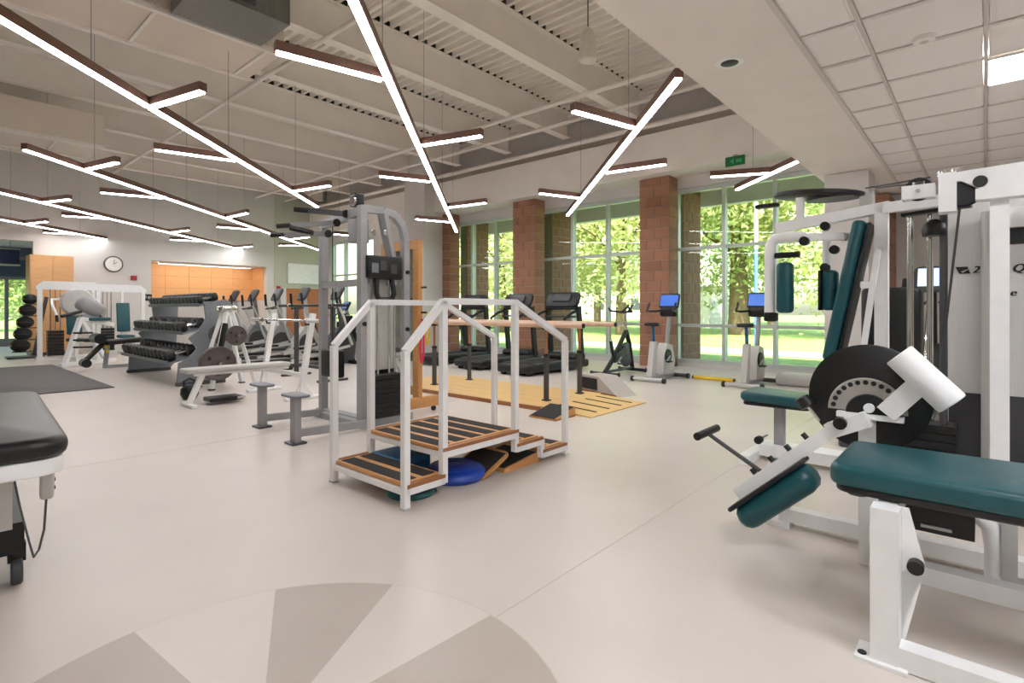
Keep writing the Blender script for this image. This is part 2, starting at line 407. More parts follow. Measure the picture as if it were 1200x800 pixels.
# ---- dropped ceiling on the right: every tile a piece
ZC = 3.0; EV = 1.72
dc = struct('ceiling_dropped', MB().bx(U0, 10.82, V0, EV, ZC+.09, ZC+.14), CEILP)
bul = struct('ceiling_bulkhead', MB().bx(U0, 10.14, .96, EV, ZC, ZC+.085).bx(U0, 10.14, EV-.1, EV, ZC+.14, ZD), CEILP)
gv = [.95, .60, -.005, -.61, -1.215, -1.82, -2.425, -3.03]
us = [-1.5 + .61*i for i in range(21)]
tm = {}
lit_tile = (us.index(us[11]), 2)
def tile_mesh(du, dv):
    k = (round(du, 3), round(dv, 3))
    if k not in tm: tm[k] = MB().bx(.004, du-.004, .004, dv-.004, 0, .022).bx(.02, du-.02, .02, dv-.02, -.006, 0).mesh('tile', TILE, 0)
    return tm[k]
LITU = us[11]
for a, b in zip(gv[1:], gv):
    for u in us:
        if u+.61 > 10.8: continue
        if any(abs(u+.305-lu) < .45 and b > lv-.6 and a < lv+.6 for lu, lv in ((LITU+.305, -.61), (1.69, -.61), (1.69, -2.42), (5.655, -2.42))): continue
        piece(tile_mesh(.61-.024, b-a-.024), 'tile', dc, (u+.012, a+.012, ZC+.02))
g = MB()
for v in gv: g.bx(us[0], 10.8, v-.012, v+.012, ZC+.012, ZC+.04)
for u in us: g.bx(u-.007, u+.007, gv[-1], gv[0], ZC+.0135, ZC+.04)
g.build('grid', GRIDM, dc, 0)
MB().bx(us[0], 10.14, .93, .962, ZC-.006, ZC+.03).build('edge_trim', GRIDM, dc, 0)
# ---- high deck ceiling with corrugation running along v
P = .19; dk = MB(); n = int((WU+.2-U0)/P); vs = []; fs = []
prof = []
for i in range(n):
    u = U0+i*P; prof += [(u, ZD), (u+.055, ZD), (u+.072, ZD+.085), (u+.173, ZD+.085)]
prof.append((U0+n*P, ZD))
for (u, z) in prof: vs += [(u, EV-.1, z), (u, V1+.2, z)]
for i in range(len(prof)-1): fs.append((2*i, 2*i+1, 2*i+3, 2*i+2))
dk.add(vs, fs); struct('ceiling_deck', dk, CEILP)
struct('roof', MB().bx(U0-.2, WU+.2, V0-.2, 24.2, ZD+.2, ZD+.35), CEILP)
# beams
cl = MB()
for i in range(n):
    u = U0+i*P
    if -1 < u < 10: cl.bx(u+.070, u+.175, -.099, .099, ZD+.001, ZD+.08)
clm = cl.mesh('flute_shade', DARKGAP, 0)  # dark blocks added to show the open flutes above each beam as shaded
bmesh_ = MB().bx(U0, 10.1, -.012, .012, 5.12, ZD-.02).bx(U0, 10.1, -.10, .10, ZD-.02, ZD).bx(U0, 10.1, -.10, .10, 5.1, 5.12).mesh('roof_beam', CEILP, 0)
for k in range(9):
    o = bpy.data.objects.new('roof_beam', bmesh_); COL.objects.link(o); o.rotation_euler = (0, 0, BR); o.location = B(0, 3.6+1.8*k); tag(o, kind='structure')
    piece(clm, 'flute_shade', o)['kind'] = 'stuff'
# pipes and conduit under the deck
pp = thing('ceiling_pipework', 'painted pipes running across the roof beams', 'pipe', B(4, 6, 5.0), BR)
def pl(p): return (p[0]-4, p[1]-6, p[2]-5.0)
for u, z, r, va, vb in ((4.0, 5.04, .035, 2, 18.8), (8.1, 5.03, .04, 2, 18.8), (9.1, 5.05, .035, 2, 18.8)): MB().tube(pl((u, va, z)), pl((u, vb, z)), r, n=8).build('pipe', CEILP, pp)
for v in (3.6, 5.4, 7.2, 9, 10.8): MB().tube(pl((8.1, v, 5.03)), pl((8.1, v, 5.1)), .02, n=6).build('pipe_hanger', CEILP, pp)
MB().tube(pl((10.08, 1.8, 4.93)), pl((10.08, 18.8, 4.93)), .055, n=8).build('pipe', CEILP, pp)
# ducts
def duct(label, u0, u1, v0, v1, z0, z1, m=TAN):
    r = uvthing('air_duct', label, 'duct', (u0+u1)/2, (v0+v1)/2, z0)
    a, b = (u1-u0)/2, (v1-v0)/2
    MB().bx(-a, a, -b, b, 0, z1-z0).build('duct_body', m, r, 0)
    f = MB()
    for s_ in (-1, 1): f.bx(-a, a, s_*b-.03, s_*b+.03, -.035, .03)
    f.build('edge_flange', CEILP, r, 0)
    x = -a+.9
    while x < a:
        MB().bx(x-.02, x+.02, -b-.02, b+.02, -.02, .06).build('seam_flange', CEILP, r, 0); x += 1.25
    for x in (-a*.6, a*.5):
        for s_ in (-1, 1): MB().tube((x, s_*b*.96, z1-z0), (x, s_*b*.96, ZD-z0), .012, n=6).build('hanger_rod', DGREY, r)
    return r
duct('wide flat tan air duct nearest the camera under the roof beams', -6.5, 3.35, 6.95, 8.05, 4.55, 5.05)
duct('long tan air duct further back at the upper left', -6.5, 2.6, 12.7, 13.9, 4.3, 4.9)
r = uvthing('vent_stack', 'grey sheet metal vent stack on top of the tan duct', 'duct', 2.5, 6.45, 4.5)
MB().bx(-.5, .5, -.38, .38, 0, 1.15).build('duct_body', DUCT, r, 0)
for i in range(2): MB().bx(-.4+.36*i, -.26+.36*i, -.40, .40, .05, 1.1).build('louvre', DGREY, r, 0)
# ------------------------------------------------------------------ lights
ZL = 3.2
def ZP(px, py, z):
    Y = FPX*(EYE-z)/(py-HOR); return Vector(((px-600)/FPX*Y, Y, z))
rows = [
 ('bronze zigzag linear lamp running from the upper left corner to the cable machine',
  ((-60, -12), (372, 243)), [((171, 127), (238, 108)), ((275, 190), (180, 176)), ((341, 225), (387, 218))]),
 ('bronze branching linear lamp crossing the middle of the ceiling',
  ((392, -46), (535, 272)), [((452, 97), (322, 62)), ((491, 172), (565, 160)), ((510, 214), (444, 207)), ((521, 244), (570, 238)), ((529, 261), (487, 257))]),
 ('bronze branching linear lamp beside the pale bulkhead, in front of the brick columns',
  ((796, 92), (665, 253)), [((746, 152), (671, 131)), ((709, 204), (781, 193)), ((681, 233), (632, 227))]),
 ('short bronze branching lamp in front of the rightmost window, beside the exit sign',
  ((960, 178), (863, 223)), [((909, 203), (832, 208))]),
 ('bronze branching linear lamp in the second row from the left corner',
  ((28, 176), (379, 295)), [((98, 200), (138, 191)), ((191, 233), (117, 226)), ((257, 256), (290, 250)), ((300, 270), (254, 266)), ((336, 281), (362, 278)), ((352, 288), (327, 288))]),
 ('bronze branching linear lamp in the third row, above the wall clock',
  ((-40, 217), (284, 293)), [((54, 238), (82, 234)), ((135, 257), (72, 253)), ((198, 273), (221, 270)), ((240, 283), (199, 281)), ((275, 291), (295, 289))]),
 ('bronze branching linear lamp furthest to the left, near the glazed entrance',
  ((-40, 250), (126, 281)), [((34, 263), (55, 260)), ((92, 274.5), (51, 273))]),
 ('small bronze linear lamp seen through the cable machine frame', ((417, 277), (391, 274.5)), []),
]
LW, LH = .075, .08
for label, main, brs in rows:
    a, b = ZP(*main[0], ZL), ZP(*main[1], ZL)
    r = thing('linear_lamp', label, 'ceiling lamp', a, 0, 'branching linear ceiling lamps')
    d = (b-a).normalized()
    nodes = sorted([(ZP(*n_, ZL)-a).dot(d) for n_, e in brs])
    cuts = [0.0] + nodes + [(b-a).length]
    MB().beam(Vector((0, 0, LH/2+.012)), (b-a)+Vector((0, 0, LH/2+.012)), LW, LH).build('housing', BRONZE, r, 0)
    for c0, c1 in zip(cuts, cuts[1:]):
        if c1-c0 > .1: MB().beam(d*(c0+.02)+Vector((0, 0, .008)), d*(c1-.02)+Vector((0, 0, .008)), LW*.8, .02).build('lens', LENS, r, 0)
    for n_, e in brs:
        t = (ZP(*n_, ZL)-a).dot(d); p = d*t; q = ZP(*e, ZL)-a; dd = (q-p).normalized()
        MB().beam(p+dd*.05+Vector((0, 0, LH/2+.012)), q+Vector((0, 0, LH/2+.012)), LW, LH).build('branch_housing', BRONZE, r, 0)
        MB().beam(p+dd*.07+Vector((0, 0, .008)), q-dd*.015+Vector((0, 0, .008)), LW*.8, .02).build('lens', LENS, r, 0)
    L = (b-a).length; k = max(2, int(L/2.4))
    for i in range(k):
        p = d*(L*(i+.5)/k); MB().tube(p+Vector((0, 0, LH)), p+Vector((0, 0, ZD-ZL)), .004, n=5).build('hanger_wire', GREYM, r, 0)
# recessed panel in the dropped ceiling
r = uvthing('ceiling_panel_light', 'bright recessed panel light in the dropped ceiling', 'ceiling light', LITU+.305, -.61, ZC)
MB().bx(-.29, .29, -.59, .59, .012, .03).build('diffuser', mat('panel_diffuser', (246, 250, 255), .5, emit=17.0, var=0), r, 0)
m = MB(); m.bx(-.3, .3, -.6, -.59, 0, .04).bx(-.3, .3, .59, .6, 0, .04).bx(-.3, -.29, -.59, .59, 0, .04).bx(.29, .3, -.59, .59, 0, .04); m.build('frame', WHITE, r, 0)
for where, uu, vv in (('beside', 1.69, -.61), ('right of', 1.69, -2.42), ('behind', -2.0, -.61), ('further behind', -4.5, -.61), ('far right of', 5.655, -2.42)):     # its fellows out of the frame
    r2 = clone(r, 'recessed panel light in the dropped ceiling %s the camera' % where, B(uu, vv, ZC)); r2['group'] = 'recessed panel lights'
r['group'] = 'recessed panel lights'
# wood alcove downlight strip
r = uvthing('alcove_downlight', 'bright light strip in the head of the wood alcove', 'light', 6.8, V1+.55, 2.63)
MB().bx(-1.4, 1.4, -.05, .05, 0, .045).build('lens', mat('alcove_lens', (255, 244, 230), .5, emit=12, var=0), r, 0)
MB().bx(-1.42, 1.42, -.07, -.05, 0, .05).build('housing', WHITE, r, 0)
# ceiling bits
r = thing('pendant_speaker', 'pale bell-shaped pendant speaker hanging from the roof deck', 'speaker', ZP(689, 72, 4.05))
MB().lathe([(.085, 0), (.10, .01), (.105, .06), (.10, .18), (.085, .28), (.055, .36), (.02, .39)], n=24).build('shell', mat('speaker_shell', (216, 208, 196), .5), r)
MB().lathe([(.02, 0), (.083, -.004), (.083, .004)], n=24).build('grille', GRIDM, r)
MB().tube((0, 0, .385), (0, 0, ZD-4.05), .008, n=6).build('cord', DGREY, r)
p = ZP(855, 73, ZC)
r = thing('ceiling_downlight', 'round black recessed ceiling fitting in the pale bulkhead', 'downlight', p)
MB().lathe([(.07, -.008), (.095, -.006), (.10, 0), (.10, .02), (.07, .02)], n=28).build('ring', WHITE, r)
MB().lathe([(.01, -.012), (.055, -.011), (.07, -.004), (.07, .01)], n=28).build('lens', BLACK, r)
p = ZP(1083, 46, ZC)
r = thing('smoke_detector', 'small pale disc detector on a ceiling tile', 'detector', p)
MB().lathe([(.03, -.02), (.06, -.014), (.065, .015)], n=24).build('cover', TILE, r)
MB().lathe([(.005, -.026), (.02, -.024), (.03, -.018)], n=16).build('sensor', GRIDM, r)
# exit sign on the boxed beam
r = uvthing('exit_sign', 'small green emergency exit sign on the beam above the windows', 'sign', 10.08, 3.43, 3.76)
MB().bx(-.02, .02, -.17, .17, .06, .23).build('body', GREENS, r, 0)
MB().bx(-.015, .08, -.03, .03, .23, .26).build('bracket', GREYM, r, 0)
m = MB(); m.bx(-.024, -.02, -.12, -.02, .11, .17).prism([(0, 0), (.07, .05), (0, .1)], (-.022, .02, .09), (0, 1, 0), (0, 0, 1), .004); m.build('pictogram', mat('sign_white', (60, 160, 100), .5), r, 0)
# clock, alarm, panels on the far wall
def wallpt(u, z): return B(u, V1, z)
r = thing('wall_clock', 'round white wall clock with a dark rim', 'clock', wallpt(4.1, 2.5), BR)
MB().disc((0, -.025, 0), (0, 1, 0), .235, .05, 32).build('rim', DGREY, r)
MB().disc((0, -.045, 0), (0, 1, 0), .20, .02, 32).build('dial', mat('clock_dial', (240, 238, 232), .5), r)
MB().beam((0, -.058, 0), (.08, -.058, .06), .004, .014).beam((0, -.058, 0), (.02, -.058, .14), .004, .01).build('hands', BLACK, r, 0)
r = thing('fire_alarm', 'small red fire alarm sounder on the far wall below the clock', 'alarm', wallpt(4.6, 2.12), BR)
MB().bx(-.07, .07, -.04, 0, -.07, .07).build('base', RED, r, 0)
MB().disc((0, -.06, 0), (0, 1, 0), .06, .04, 20).build('horn', RED, r)
r = thing('fire_alarm', 'small red alarm on the sage wall right of the wood alcove', 'alarm', wallpt(8.95, 1.95), BR)
MB().bx(-.07, .07, -.04, 0, -.07, .07).build('base', RED, r, 0)
MB().disc((0, -.06, 0), (0, 1, 0), .06, .04, 20).build('horn', RED, r)
r = thing('wall_sign', 'small black wall sign left of the wood alcove', 'sign', wallpt(4.93, 1.55), BR)
MB().bx(-.13, .13, -.02, 0, -.1, .1).build('plate', BLACK, r, 0)
MB().bx(-.1, -.01, -.024, -.02, -.02, .05).bx(.02, .1, -.024, -.02, -.04, .03).build('print', GREYM, r, 0)
r = thing('whiteboard', 'white projection board on the far sage wall', 'whiteboard', wallpt(9.9, 2.5), BR)
MB().bx(-.6, .6, -.05, 0, -.36, .36).build('panel', mat('board_white', (236, 236, 234), .4), r, 0)
m = MB(); m.bx(-.64, .64, -.06, 0, -.38, -.36).bx(-.64, .64, -.06, 0, .36, .38).bx(-.64, -.62, -.06, 0, -.36, .36).bx(.62, .64, -.06, 0, -.36, .36); m.build('frame', LGREY, r, 0)
r = uvthing('wood_cabinet', 'tall maple cabinet against the far wall by the entrance', 'cabinet', 2.58, V1-.36, 0)
MB().bx(-.38, .5, -.34, .34, .08, 2.6).build('body', WOODP, r, 0)
MB().bx(-.36, .06, -.36, -.34, .1, 2.57).build('door', WOODP, r, 0); MB().bx(.07, .48, -.36, -.34, .1, 2.57).build('door', WOODP, r, 0)
MB().bx(-.36, .48, -.32, .33, 0, .08).build('plinth', DGREY, r, 0)
r = uvthing('hanging_sign', 'navy blue hanging sign over the entrance glass', 'sign', 1.35, 21.5, 2.52)
MB().bx(-1.0, 1.0, -.04, .04, 0, .42).build('panel', NAVY, r, 0)
MB().bx(-1.02, 1.02, -.05, .05, .42, .47).bx(-1.02, 1.02, -.05, .05, -.05, 0).build('rail', LGREY, r, 0)
for x in (-.8, .8): MB().tube((x, 0, .47), (x, 0, .75), .01, n=6).build('hanger', GREYM, r)
# sage-coloured right part of the far wall
struct('wall_far_sage', MB().bx(8.8, WU-.07, V1-.012, V1-.002, 1.95, ZD), GREENW)

# ------------------------------------------------------------------ outdoors
lawn = MB().bx(WU+.25, 120, -70, 110, -.3, -.08); o = lawn.build('lawn', LAWN, None, 0); o.rotation_euler = (0, 0, BR); tag(o, kind='structure')
o = MB().bx(15.6, 17.4, -60, 100, -.075, -.05).build('pathway', ROAD, None, 0); o.rotation_euler = (0, 0, BR); tag(o, kind='structure')
o = MB().bx(-60, 30, 24.3, 110, -.3, -.08).build('lawn_entrance', LAWN, None, 0); o.rotation_euler = (0, 0, BR); tag(o, kind='structure')
o = MB().bx(-60, 9, 27, 31, -.075, -.05).build('pathway_entrance', ROAD, None, 0); o.rotation_euler = (0, 0, BR); tag(o, kind='structure')
def tree(label, x, y, h, cr, cz0, nl, lm, tr=.35, seed=1, lsize=.17, lean=0):
    rnd = random.Random(seed); r = thing('tree', label, 'tree', (x, y, -.08), 0, 'trees outside the windows')
    tk = MB(); tk.path([(0, 0, 0), (lean*.1, 0, h*.2), (lean*.2, .1, h*.45), (lean*.3, .1, h*.8)], tr, 10, r1=tr*.35)
    tk.build('trunk', BARK, r)
    br = MB()
    for i in range(9):
        q = rnd.random()*6.28; z = h*(.28+.05*i); L = cr*(.5+.4*rnd.random())
        br.path([(lean*.15, 0, z), (math.cos(q)*L*.5, math.sin(q)*L*.5, z+L*.35), (math.cos(q)*L, math.sin(q)*L, z+L*.5)], tr*.3, 6, r1=.02)
    br.build('branches', BARK, r)
    vs = []; fs = []
    clusters = []
    for i in range(46):
        while True:
            a, b, c = rnd.uniform(-1, 1), rnd.uniform(-1, 1), rnd.uniform(-1, 1)
            if a*a+b*b+c*c < 1: break
        clusters.append((a*cr, b*cr, cz0 + (h-cz0)*(.5+.5*c)))
    for i in range(int(nl*2.6)):
        cx, cy, cz = clusters[rnd.randrange(46)]; g = cr*.2
        p = Vector((cx+rnd.gauss(0, g), cy+rnd.gauss(0, g), cz+rnd.gauss(0, g*.7)))
        n_ = Vector((rnd.gauss(0, 1), rnd.gauss(0, 1), rnd.gauss(0, 1)+.8)).normalized(); e = n_.orthogonal().normalized()
        e = Matrix.Rotation(rnd.random()*6.28, 3, n_) @ e; gg = n_.cross(e); s_ = lsize*rnd.uniform(.6, 1.2); k = len(vs)
        vs += [p-e*s_, p+gg*s_*.45, p+e*s_, p-gg*s_*.45]; fs.append((k, k+1, k+2, k+3))
    me = bpy.data.meshes.new('crown'); me.from_pydata([tuple(v) for v in vs], [], fs); me.materials.append(lm)
    c = bpy.data.objects.new('crown', me); COL.objects.link(c); c.parent = r; c['kind'] = 'stuff'
    return r
def pxY(px, Y): return (px-600)/FPX*Y
T = [('broad tree with a thick pale trunk outside the right window bay', 866, 27, 12, 5.0, 2.6, 5200, LEAF2, .55),
     ('leafy tree close outside the right window bay beside the white pier', 985, 24, 11, 4.6, 1.9, 5200, LEAF1, .3),
     ('sunlit tree outside seen through the middle window bay, right panes', 728, 27, 12, 4.6, 1.7, 5200, LEAF1, .3),
     ('sunlit tree outside seen through the middle window bay, left panes', 668, 33, 12, 5.2, 2.2, 4600, LEAF1, .3),
     ('sunlit tree outside seen through the left window bay', 588, 30, 11, 4.6, 1.6, 4400, LEAF1, .3),
     ('distant tree behind the broad trunk outside the right bay', 905, 42, 14, 6.5, 3.0, 4200, LEAF2, .35),
     ('distant tree outside between the two brick columns', 700, 48, 15, 8, 3.0, 4200, LEAF2, .35),
     ('distant tree outside behind the pectoral machine', 1010, 40, 14, 6.5, 2.5, 4200, LEAF2, .35),
     ('distant tree outside behind the left brick column', 610, 50, 15, 8, 2.0, 4000, LEAF2, .35),
     ('distant tree outside behind the upright bikes', 800, 46, 15, 7.5, 3.0, 4200, LEAF1, .35)]
for i, t in enumerate(T): tree(t[0], pxY(t[1], t[2]), t[2], t[3], t[4], t[5], t[6], t[7], t[8], seed=i+3)
tree('green tree outside the glazed entrance', -30, 31, 7, 3.4, .6, 2600, LEAF2, .2, seed=31)
tree('green shrub tree further off outside the glazed entrance', -38, 44, 8, 4.5, .3, 2600, LEAF1, .2, seed=32)
# house and lamp post
r = thing('pale_house', 'pale distant house behind the trees outside', 'house', (pxY(640, 70), 70, -.08), .1)
MB().bx(-14, 16, 0, 8, 0, 4.2).build('wall', HOUSE, r, 0)
MB().prism([(-15, 4.2), (17, 4.2), (13, 6.5), (-11, 6.5)], (0, 4, 0), (1, 0, 0), (0, 0, 1), 9).build('roof', mat('roof_grey', (150, 140, 130), .8), r, 0)
for x in (-10, -5, 1, 7, 12): MB().bx(x-.7, x+.7, -.1, 0, 1.2, 2.7).build('window', DGREY, r, 0)
r = thing('pale_kiosk', 'small pale cream shed on the lawn outside the right bay', 'shed', (pxY(838, 36), 36, -.08), .2)
MB().bx(-.9, .9, 0, 1.5, 0, 2.6).build('wall', HOUSE, r, 0); MB().bx(-1.05, 1.05, -.15, 1.65, 2.6, 2.8).build('roof', mat('roof_grey', (150, 140, 130), .8), r, 0)
MB().bx(-.4, .4, -.03, 0, 0, 2.0).build('door', LGREY, r, 0)
r = thing('lamp_post', 'slim blue and white lamp post outside the right window bay', 'lamp post', (pxY(886, 19), 19, -.08))
MB().tube((0, 0, 0), (0, 0, 3.4), .06).build('pole', mat('post_blue', (92, 130, 176), .5), r)
MB().tube((0, 0, 3.4), (0, 0, 5.6), .06).build('upper_pole', WHITE, r)
MB().path([(0, 0, 5.6), (.2, 0, 5.9), (.6, 0, 6.05)], .04, 8).path([(0, 0, 5.6), (-.2, 0, 5.9), (-.6, 0, 6.05)], .04, 8).build('arm', WHITE, r)
# ------------------------------------------------------------------ training stairs with rails
SU, SV = 2.0, 2.60     # placed below through the near corner
c0 = ZP(475, 597, 0); su = c0.x*SA + c0.y*CA; sv = -c0.x*CA + c0.y*SA
r = thing('training_stairs', 'white framed therapy training stairs with handrails and black grip treads', 'training stairs', c0, BR)
Wd = .80; X = [0, .30, 1.0, 1.31, 1.63]; Zs = [.15, .315, .21, .105]; TB = .042
def sq(m, p0, p1, w=TB): return m.beam(p0, p1, w, w)
for y in (0, Wd):
    tops = [.945, 1.25, 1.25, None, .945]
    for i, x in enumerate(X):
        if i == 3: continue
        z0 = 0 if i in (0, 4) else (Zs[0]-.06 if i == 1 else Zs[2]-.06)
        MB().bx(x-TB/2, x+TB/2, y-TB/2, y+TB/2, z0, tops[i]).build('post', WHITE, r, 0)
    MB().beam((X[0], y, .945), (X[1], y, 1.25), TB, TB).build('handrail', WHITE, r, 0)
    MB().beam((X[1]-.01, y, 1.25), (X[2]+.01, y, 1.25), TB, TB).build('handrail', WHITE, r, 0)
    MB().beam((X[2], y, 1.25), (X[4], y, .945), TB, TB).build('handrail', WHITE, r, 0)
    m = MB(); m.bx(X[0], X[1], y-TB/2, y+TB/2, Zs[0]-.065, Zs[0]-.025).bx(X[1], X[2], y-TB/2, y+TB/2, Zs[1]-.065, Zs[1]-.025)
    m.bx(X[2], X[3], y-TB/2, y+TB/2, Zs[2]-.065, Zs[2]-.025).bx(X[3], X[4], y-TB/2, y+TB/2, Zs[3]-.065, Zs[3]-.025)
    m.bx(X[3]-TB/2, X[3]+TB/2, y-TB/2, y+TB/2, Zs[3]-.06, Zs[2]-.025); m.build('stringer', WHITE, r, 0)
for x, z in ((X[0], Zs[0]), (X[1], Zs[1]), (X[2], Zs[1]), (X[3], Zs[2]), (X[4], Zs[3])):
    MB().bx(x-.018, x+.018, TB/2, Wd-TB/2, z-.063, z-.028).build('cross_bar', WHITE, r, 0)
for i in range(4):
    x0, x1, z = X[i], X[i+1], Zs[i]
    if i == 1: x0 -= .02; x1 += .02
    t = MB(); t.rbox(((x0+x1)/2, Wd/2, z-.0125), (x1-x0-.002, Wd+.03 if False else Wd-.045, .025), .008, .004).build('tread', WOOD, r)
    tr = [o for o in r.children if o.name.startswith('tread')][-1]
    for ya in (-.024, Wd): MB().bx(x0, x1, ya, ya+.024, z-.024, z-.001).build('tread_edge', WOODB, tr, 0)
    n_ = 5 if i == 1 else 2
    for k in range(n_):
        a = x0+(x1-x0)*(k+.16)/n_; b = x0+(x1-x0)*(k+.84)/n_
        MB().bx(a, b, .05, Wd-.05, z, z+.0025).build('grip_strip', GRIP, tr, 0)
for x, y in ((0, 0), (0, Wd), (X[4], 0), (X[4], Wd)): MB().rbox((x, y, .006), (.055, .055, .012), .01, .003).build('foot', LGREY, r)
def on_floor(px, py): return ZP(px, py, 0)
def balance_disc(name, label, c, rad, hgt, m, z=0, tilt=0):
    o = thing(name, label, 'balance disc', (c.x, c.y, z))
    MB().lathe([(rad*.5, 0), (rad*.93, .004), (rad, hgt*.3), (rad*.97, hgt*.55), (rad*.85, hgt*.8), (rad*.5, hgt*.95), (.02, hgt)], n=36).build('cushion', m, o)
    q = MB()
    for rr in (.25, .5, .75): q.path([(rad*rr*math.cos(a*math.pi/12), rad*rr*math.sin(a*math.pi/12), hgt*(.985 if rr < .4 else .955 if rr < .6 else .885)) for a in range(24)], .004, 5, closed=True)
    q.build('grip_rings', m, o)
    MB().disc((rad, 0, hgt*.35), (1, 0, 0), .012, .01, 10).build('valve', BLACK, o)
    return o
def S(du, dv, z=0): return c0 + B(du, dv, z)
balance_disc('balance_disc', 'large royal blue inflatable balance disc under the stair platform', S(.62, .24), .225, .10, BLUE)
balance_disc('balance_disc', 'dark teal balance disc under the lowest stair tread', S(.20, .20), .16, .065, TEALD)
r = thing('foam_wedge', 'blue foam pad leaning under the raised stair platform', 'foam pad', S(.42, .60), BR)
MB().rbox((0, 0, .095), (.30, .34, .13), .03, .02).build('pad', BLUEP, r)
MB().rbox((0, 0, .015), (.28, .32, .03), .03, .01).build('base', TEALD, r)
MB().tube((-.1, -.172, .1), (.1, -.172, .1), .008, n=6).build('seam', mat('seam_blue', (20, 70, 110), .6), r)
r = thing('slant_board', 'wooden slant board with black top under the far stair steps', 'slant board', S(1.12, .22), BR)
MB().prism([(-.2, 0), (.2, 0), (.2, .075), (-.2, .03)], (0, 0, 0), (1, 0, 0), (0, 0, 1), .38).build('body', WOOD, r, 0)
MB().prism([(-.19, .0305), (.19, .0735), (.19, .078), (-.19, .035)], (0, 0, 0), (1, 0, 0), (0, 0, 1), .34).build('grip_top', GRIP, r, 0)
r = thing('wood_board', 'plain wooden board propped under the stair platform', 'board', S(.86, .20), BR)
m = MB(); m.m = rot('Y', -24); m.rbox((0.0, 0, .075), (.34, .36, .02), .06, .006); m.build('panel', WOOD, r)
m = MB(); m.m = rot('Y', -24); m.bx(-.14, .14, -.15, .15, .0855, .088); m.build('grip_top', GRIP, r, 0)

# ------------------------------------------------------------------ parallel bars on a wooden platform
r = uvthing('parallel_bars', 'wooden platform parallel bars with dark posts and pale wooden rails', 'parallel bars', 5.65, 5.2, 0)
def L_(u, v, z=0): return (u-5.65, v-5.2, z)
v0, v1, ua, ub = 3.95, 7.1, 5.0, 6.35
for k in range(5):
    w = (ub-ua)/5; a = L_(ua+k*w+.002, v0); b = L_(ua+(k+1)*w-.002, v1)
    MB().bx(a[0], b[0], a[1], b[1], .006, .05).build('plank', WOODY, r, 0)
MB().bx(ua-5.65, ub-5.65, v0-5.2, v1-5.2, 0, .006).build('base', WOODB, r, 0)
MB().bx(ua-5.65-.02, ua-5.65, v0-5.2, v1-5.2, 0, .048).build('edge', WOODB, r, 0)
rm = MB(); rm.prism([(3.25-5.2, .002), (v0-5.2, .002), (v0-5.2, .05), (3.25-5.2, .012)], (0, 0, 0), (0, 1, 0), (0, 0, 1), 1.25); rm_o = rm.build('ramp', WOODY, r, 0)
for u in (5.28, 5.56, 5.84, 6.1):
    q = MB(); q.prism([(3.35-5.2, .0185), (v0-5.2-.08, .0455), (v0-5.2-.08, .049), (3.35-5.2, .022)], (u-5.65, 0, 0), (0, 1, 0), (0, 0, 1), .035); q.build('grip_strip', GRIP, rm_o, 0)
for u in (5.38, 6.12):
    for v in (4.15, 6.3):
        p = L_(u, v); MB().bx(p[0]-.024, p[0]+.024, p[1]-.024, p[1]+.024, .05, .62).build('post', DGREY, r, 0)
        MB().tube((p[0], p[1], .6), (p[0], p[1], .96), .018).build('upper_post', WOODB, r)
        MB().disc((p[0], p[1], .62), (0, 0, 1), .04, .04, 16).build('collar', BLACK, r); MB().rbox((p[0], p[1], .056), (.1, .1, .012), .02, .004).build('foot_plate', BLACK, r)
        MB().bx(p[0]-.03, p[0]+.03, p[1]-.04, p[1]+.04, .945, .975).build('saddle', BLACK, r, 0)
    a = L_(u, 3.6, 1.0); b = L_(u, 7.0, 1.0); MB().tube(a, b, .034, n=14).build('rail', WOODR, r); MB().disc(a, (0, 1, 0), .03, .03, 14).build('end_cap', BLACK, r)
p = ZP(643, 489, 0)
r = thing('slant_board', 'small wooden calf stretch board with black grip top beside the parallel bars', 'slant board', p, BR)
MB().prism([(-.17, 0), (.2, 0), (.2, .10), (-.17, .02)], (0.05, 0, 0), (1, 0, 0), (0, 0, 1), .36).build('body', WOOD, r, 0)
MB().prism([(-.17, .021), (.2, .101), (.2, .106), (-.17, .026)], (0.05, 0, 0), (1, 0, 0), (0, 0, 1), .33).build('grip_top', GRIP, r, 0)
for s_ in (-1, 1): MB().bx(-.12, .25, s_*.18-.004 if s_ > 0 else -.184, s_*.18+.004 if s_ > 0 else -.176, 0, .018).build('side_rail', WOODB, r, 0)
p = Vector((1.36, 7.74, 0))
r = thing('exercise_wedge', 'grey carpeted wedge box with a black step front beyond the parallel bars', 'wedge', p, math.radians(-58))
MB().prism([(-.36, 0), (.42, 0), (.02, .24), (-.36, .24)], (0, .0, 0), (1, 0, 0), (0, 0, 1), .36).build('body', mat('grey_carpet', (186, 180, 172), .9, bump=.2, scale=80), r, 0)
MB().bx(-.33, .0, -.195, -.18, .05, .21).build('step_face', RUBBER, r, 0)
MB().bx(-.36, .40, -.19, -.18, 0, .03).build('base_edge', WOODB, r, 0)

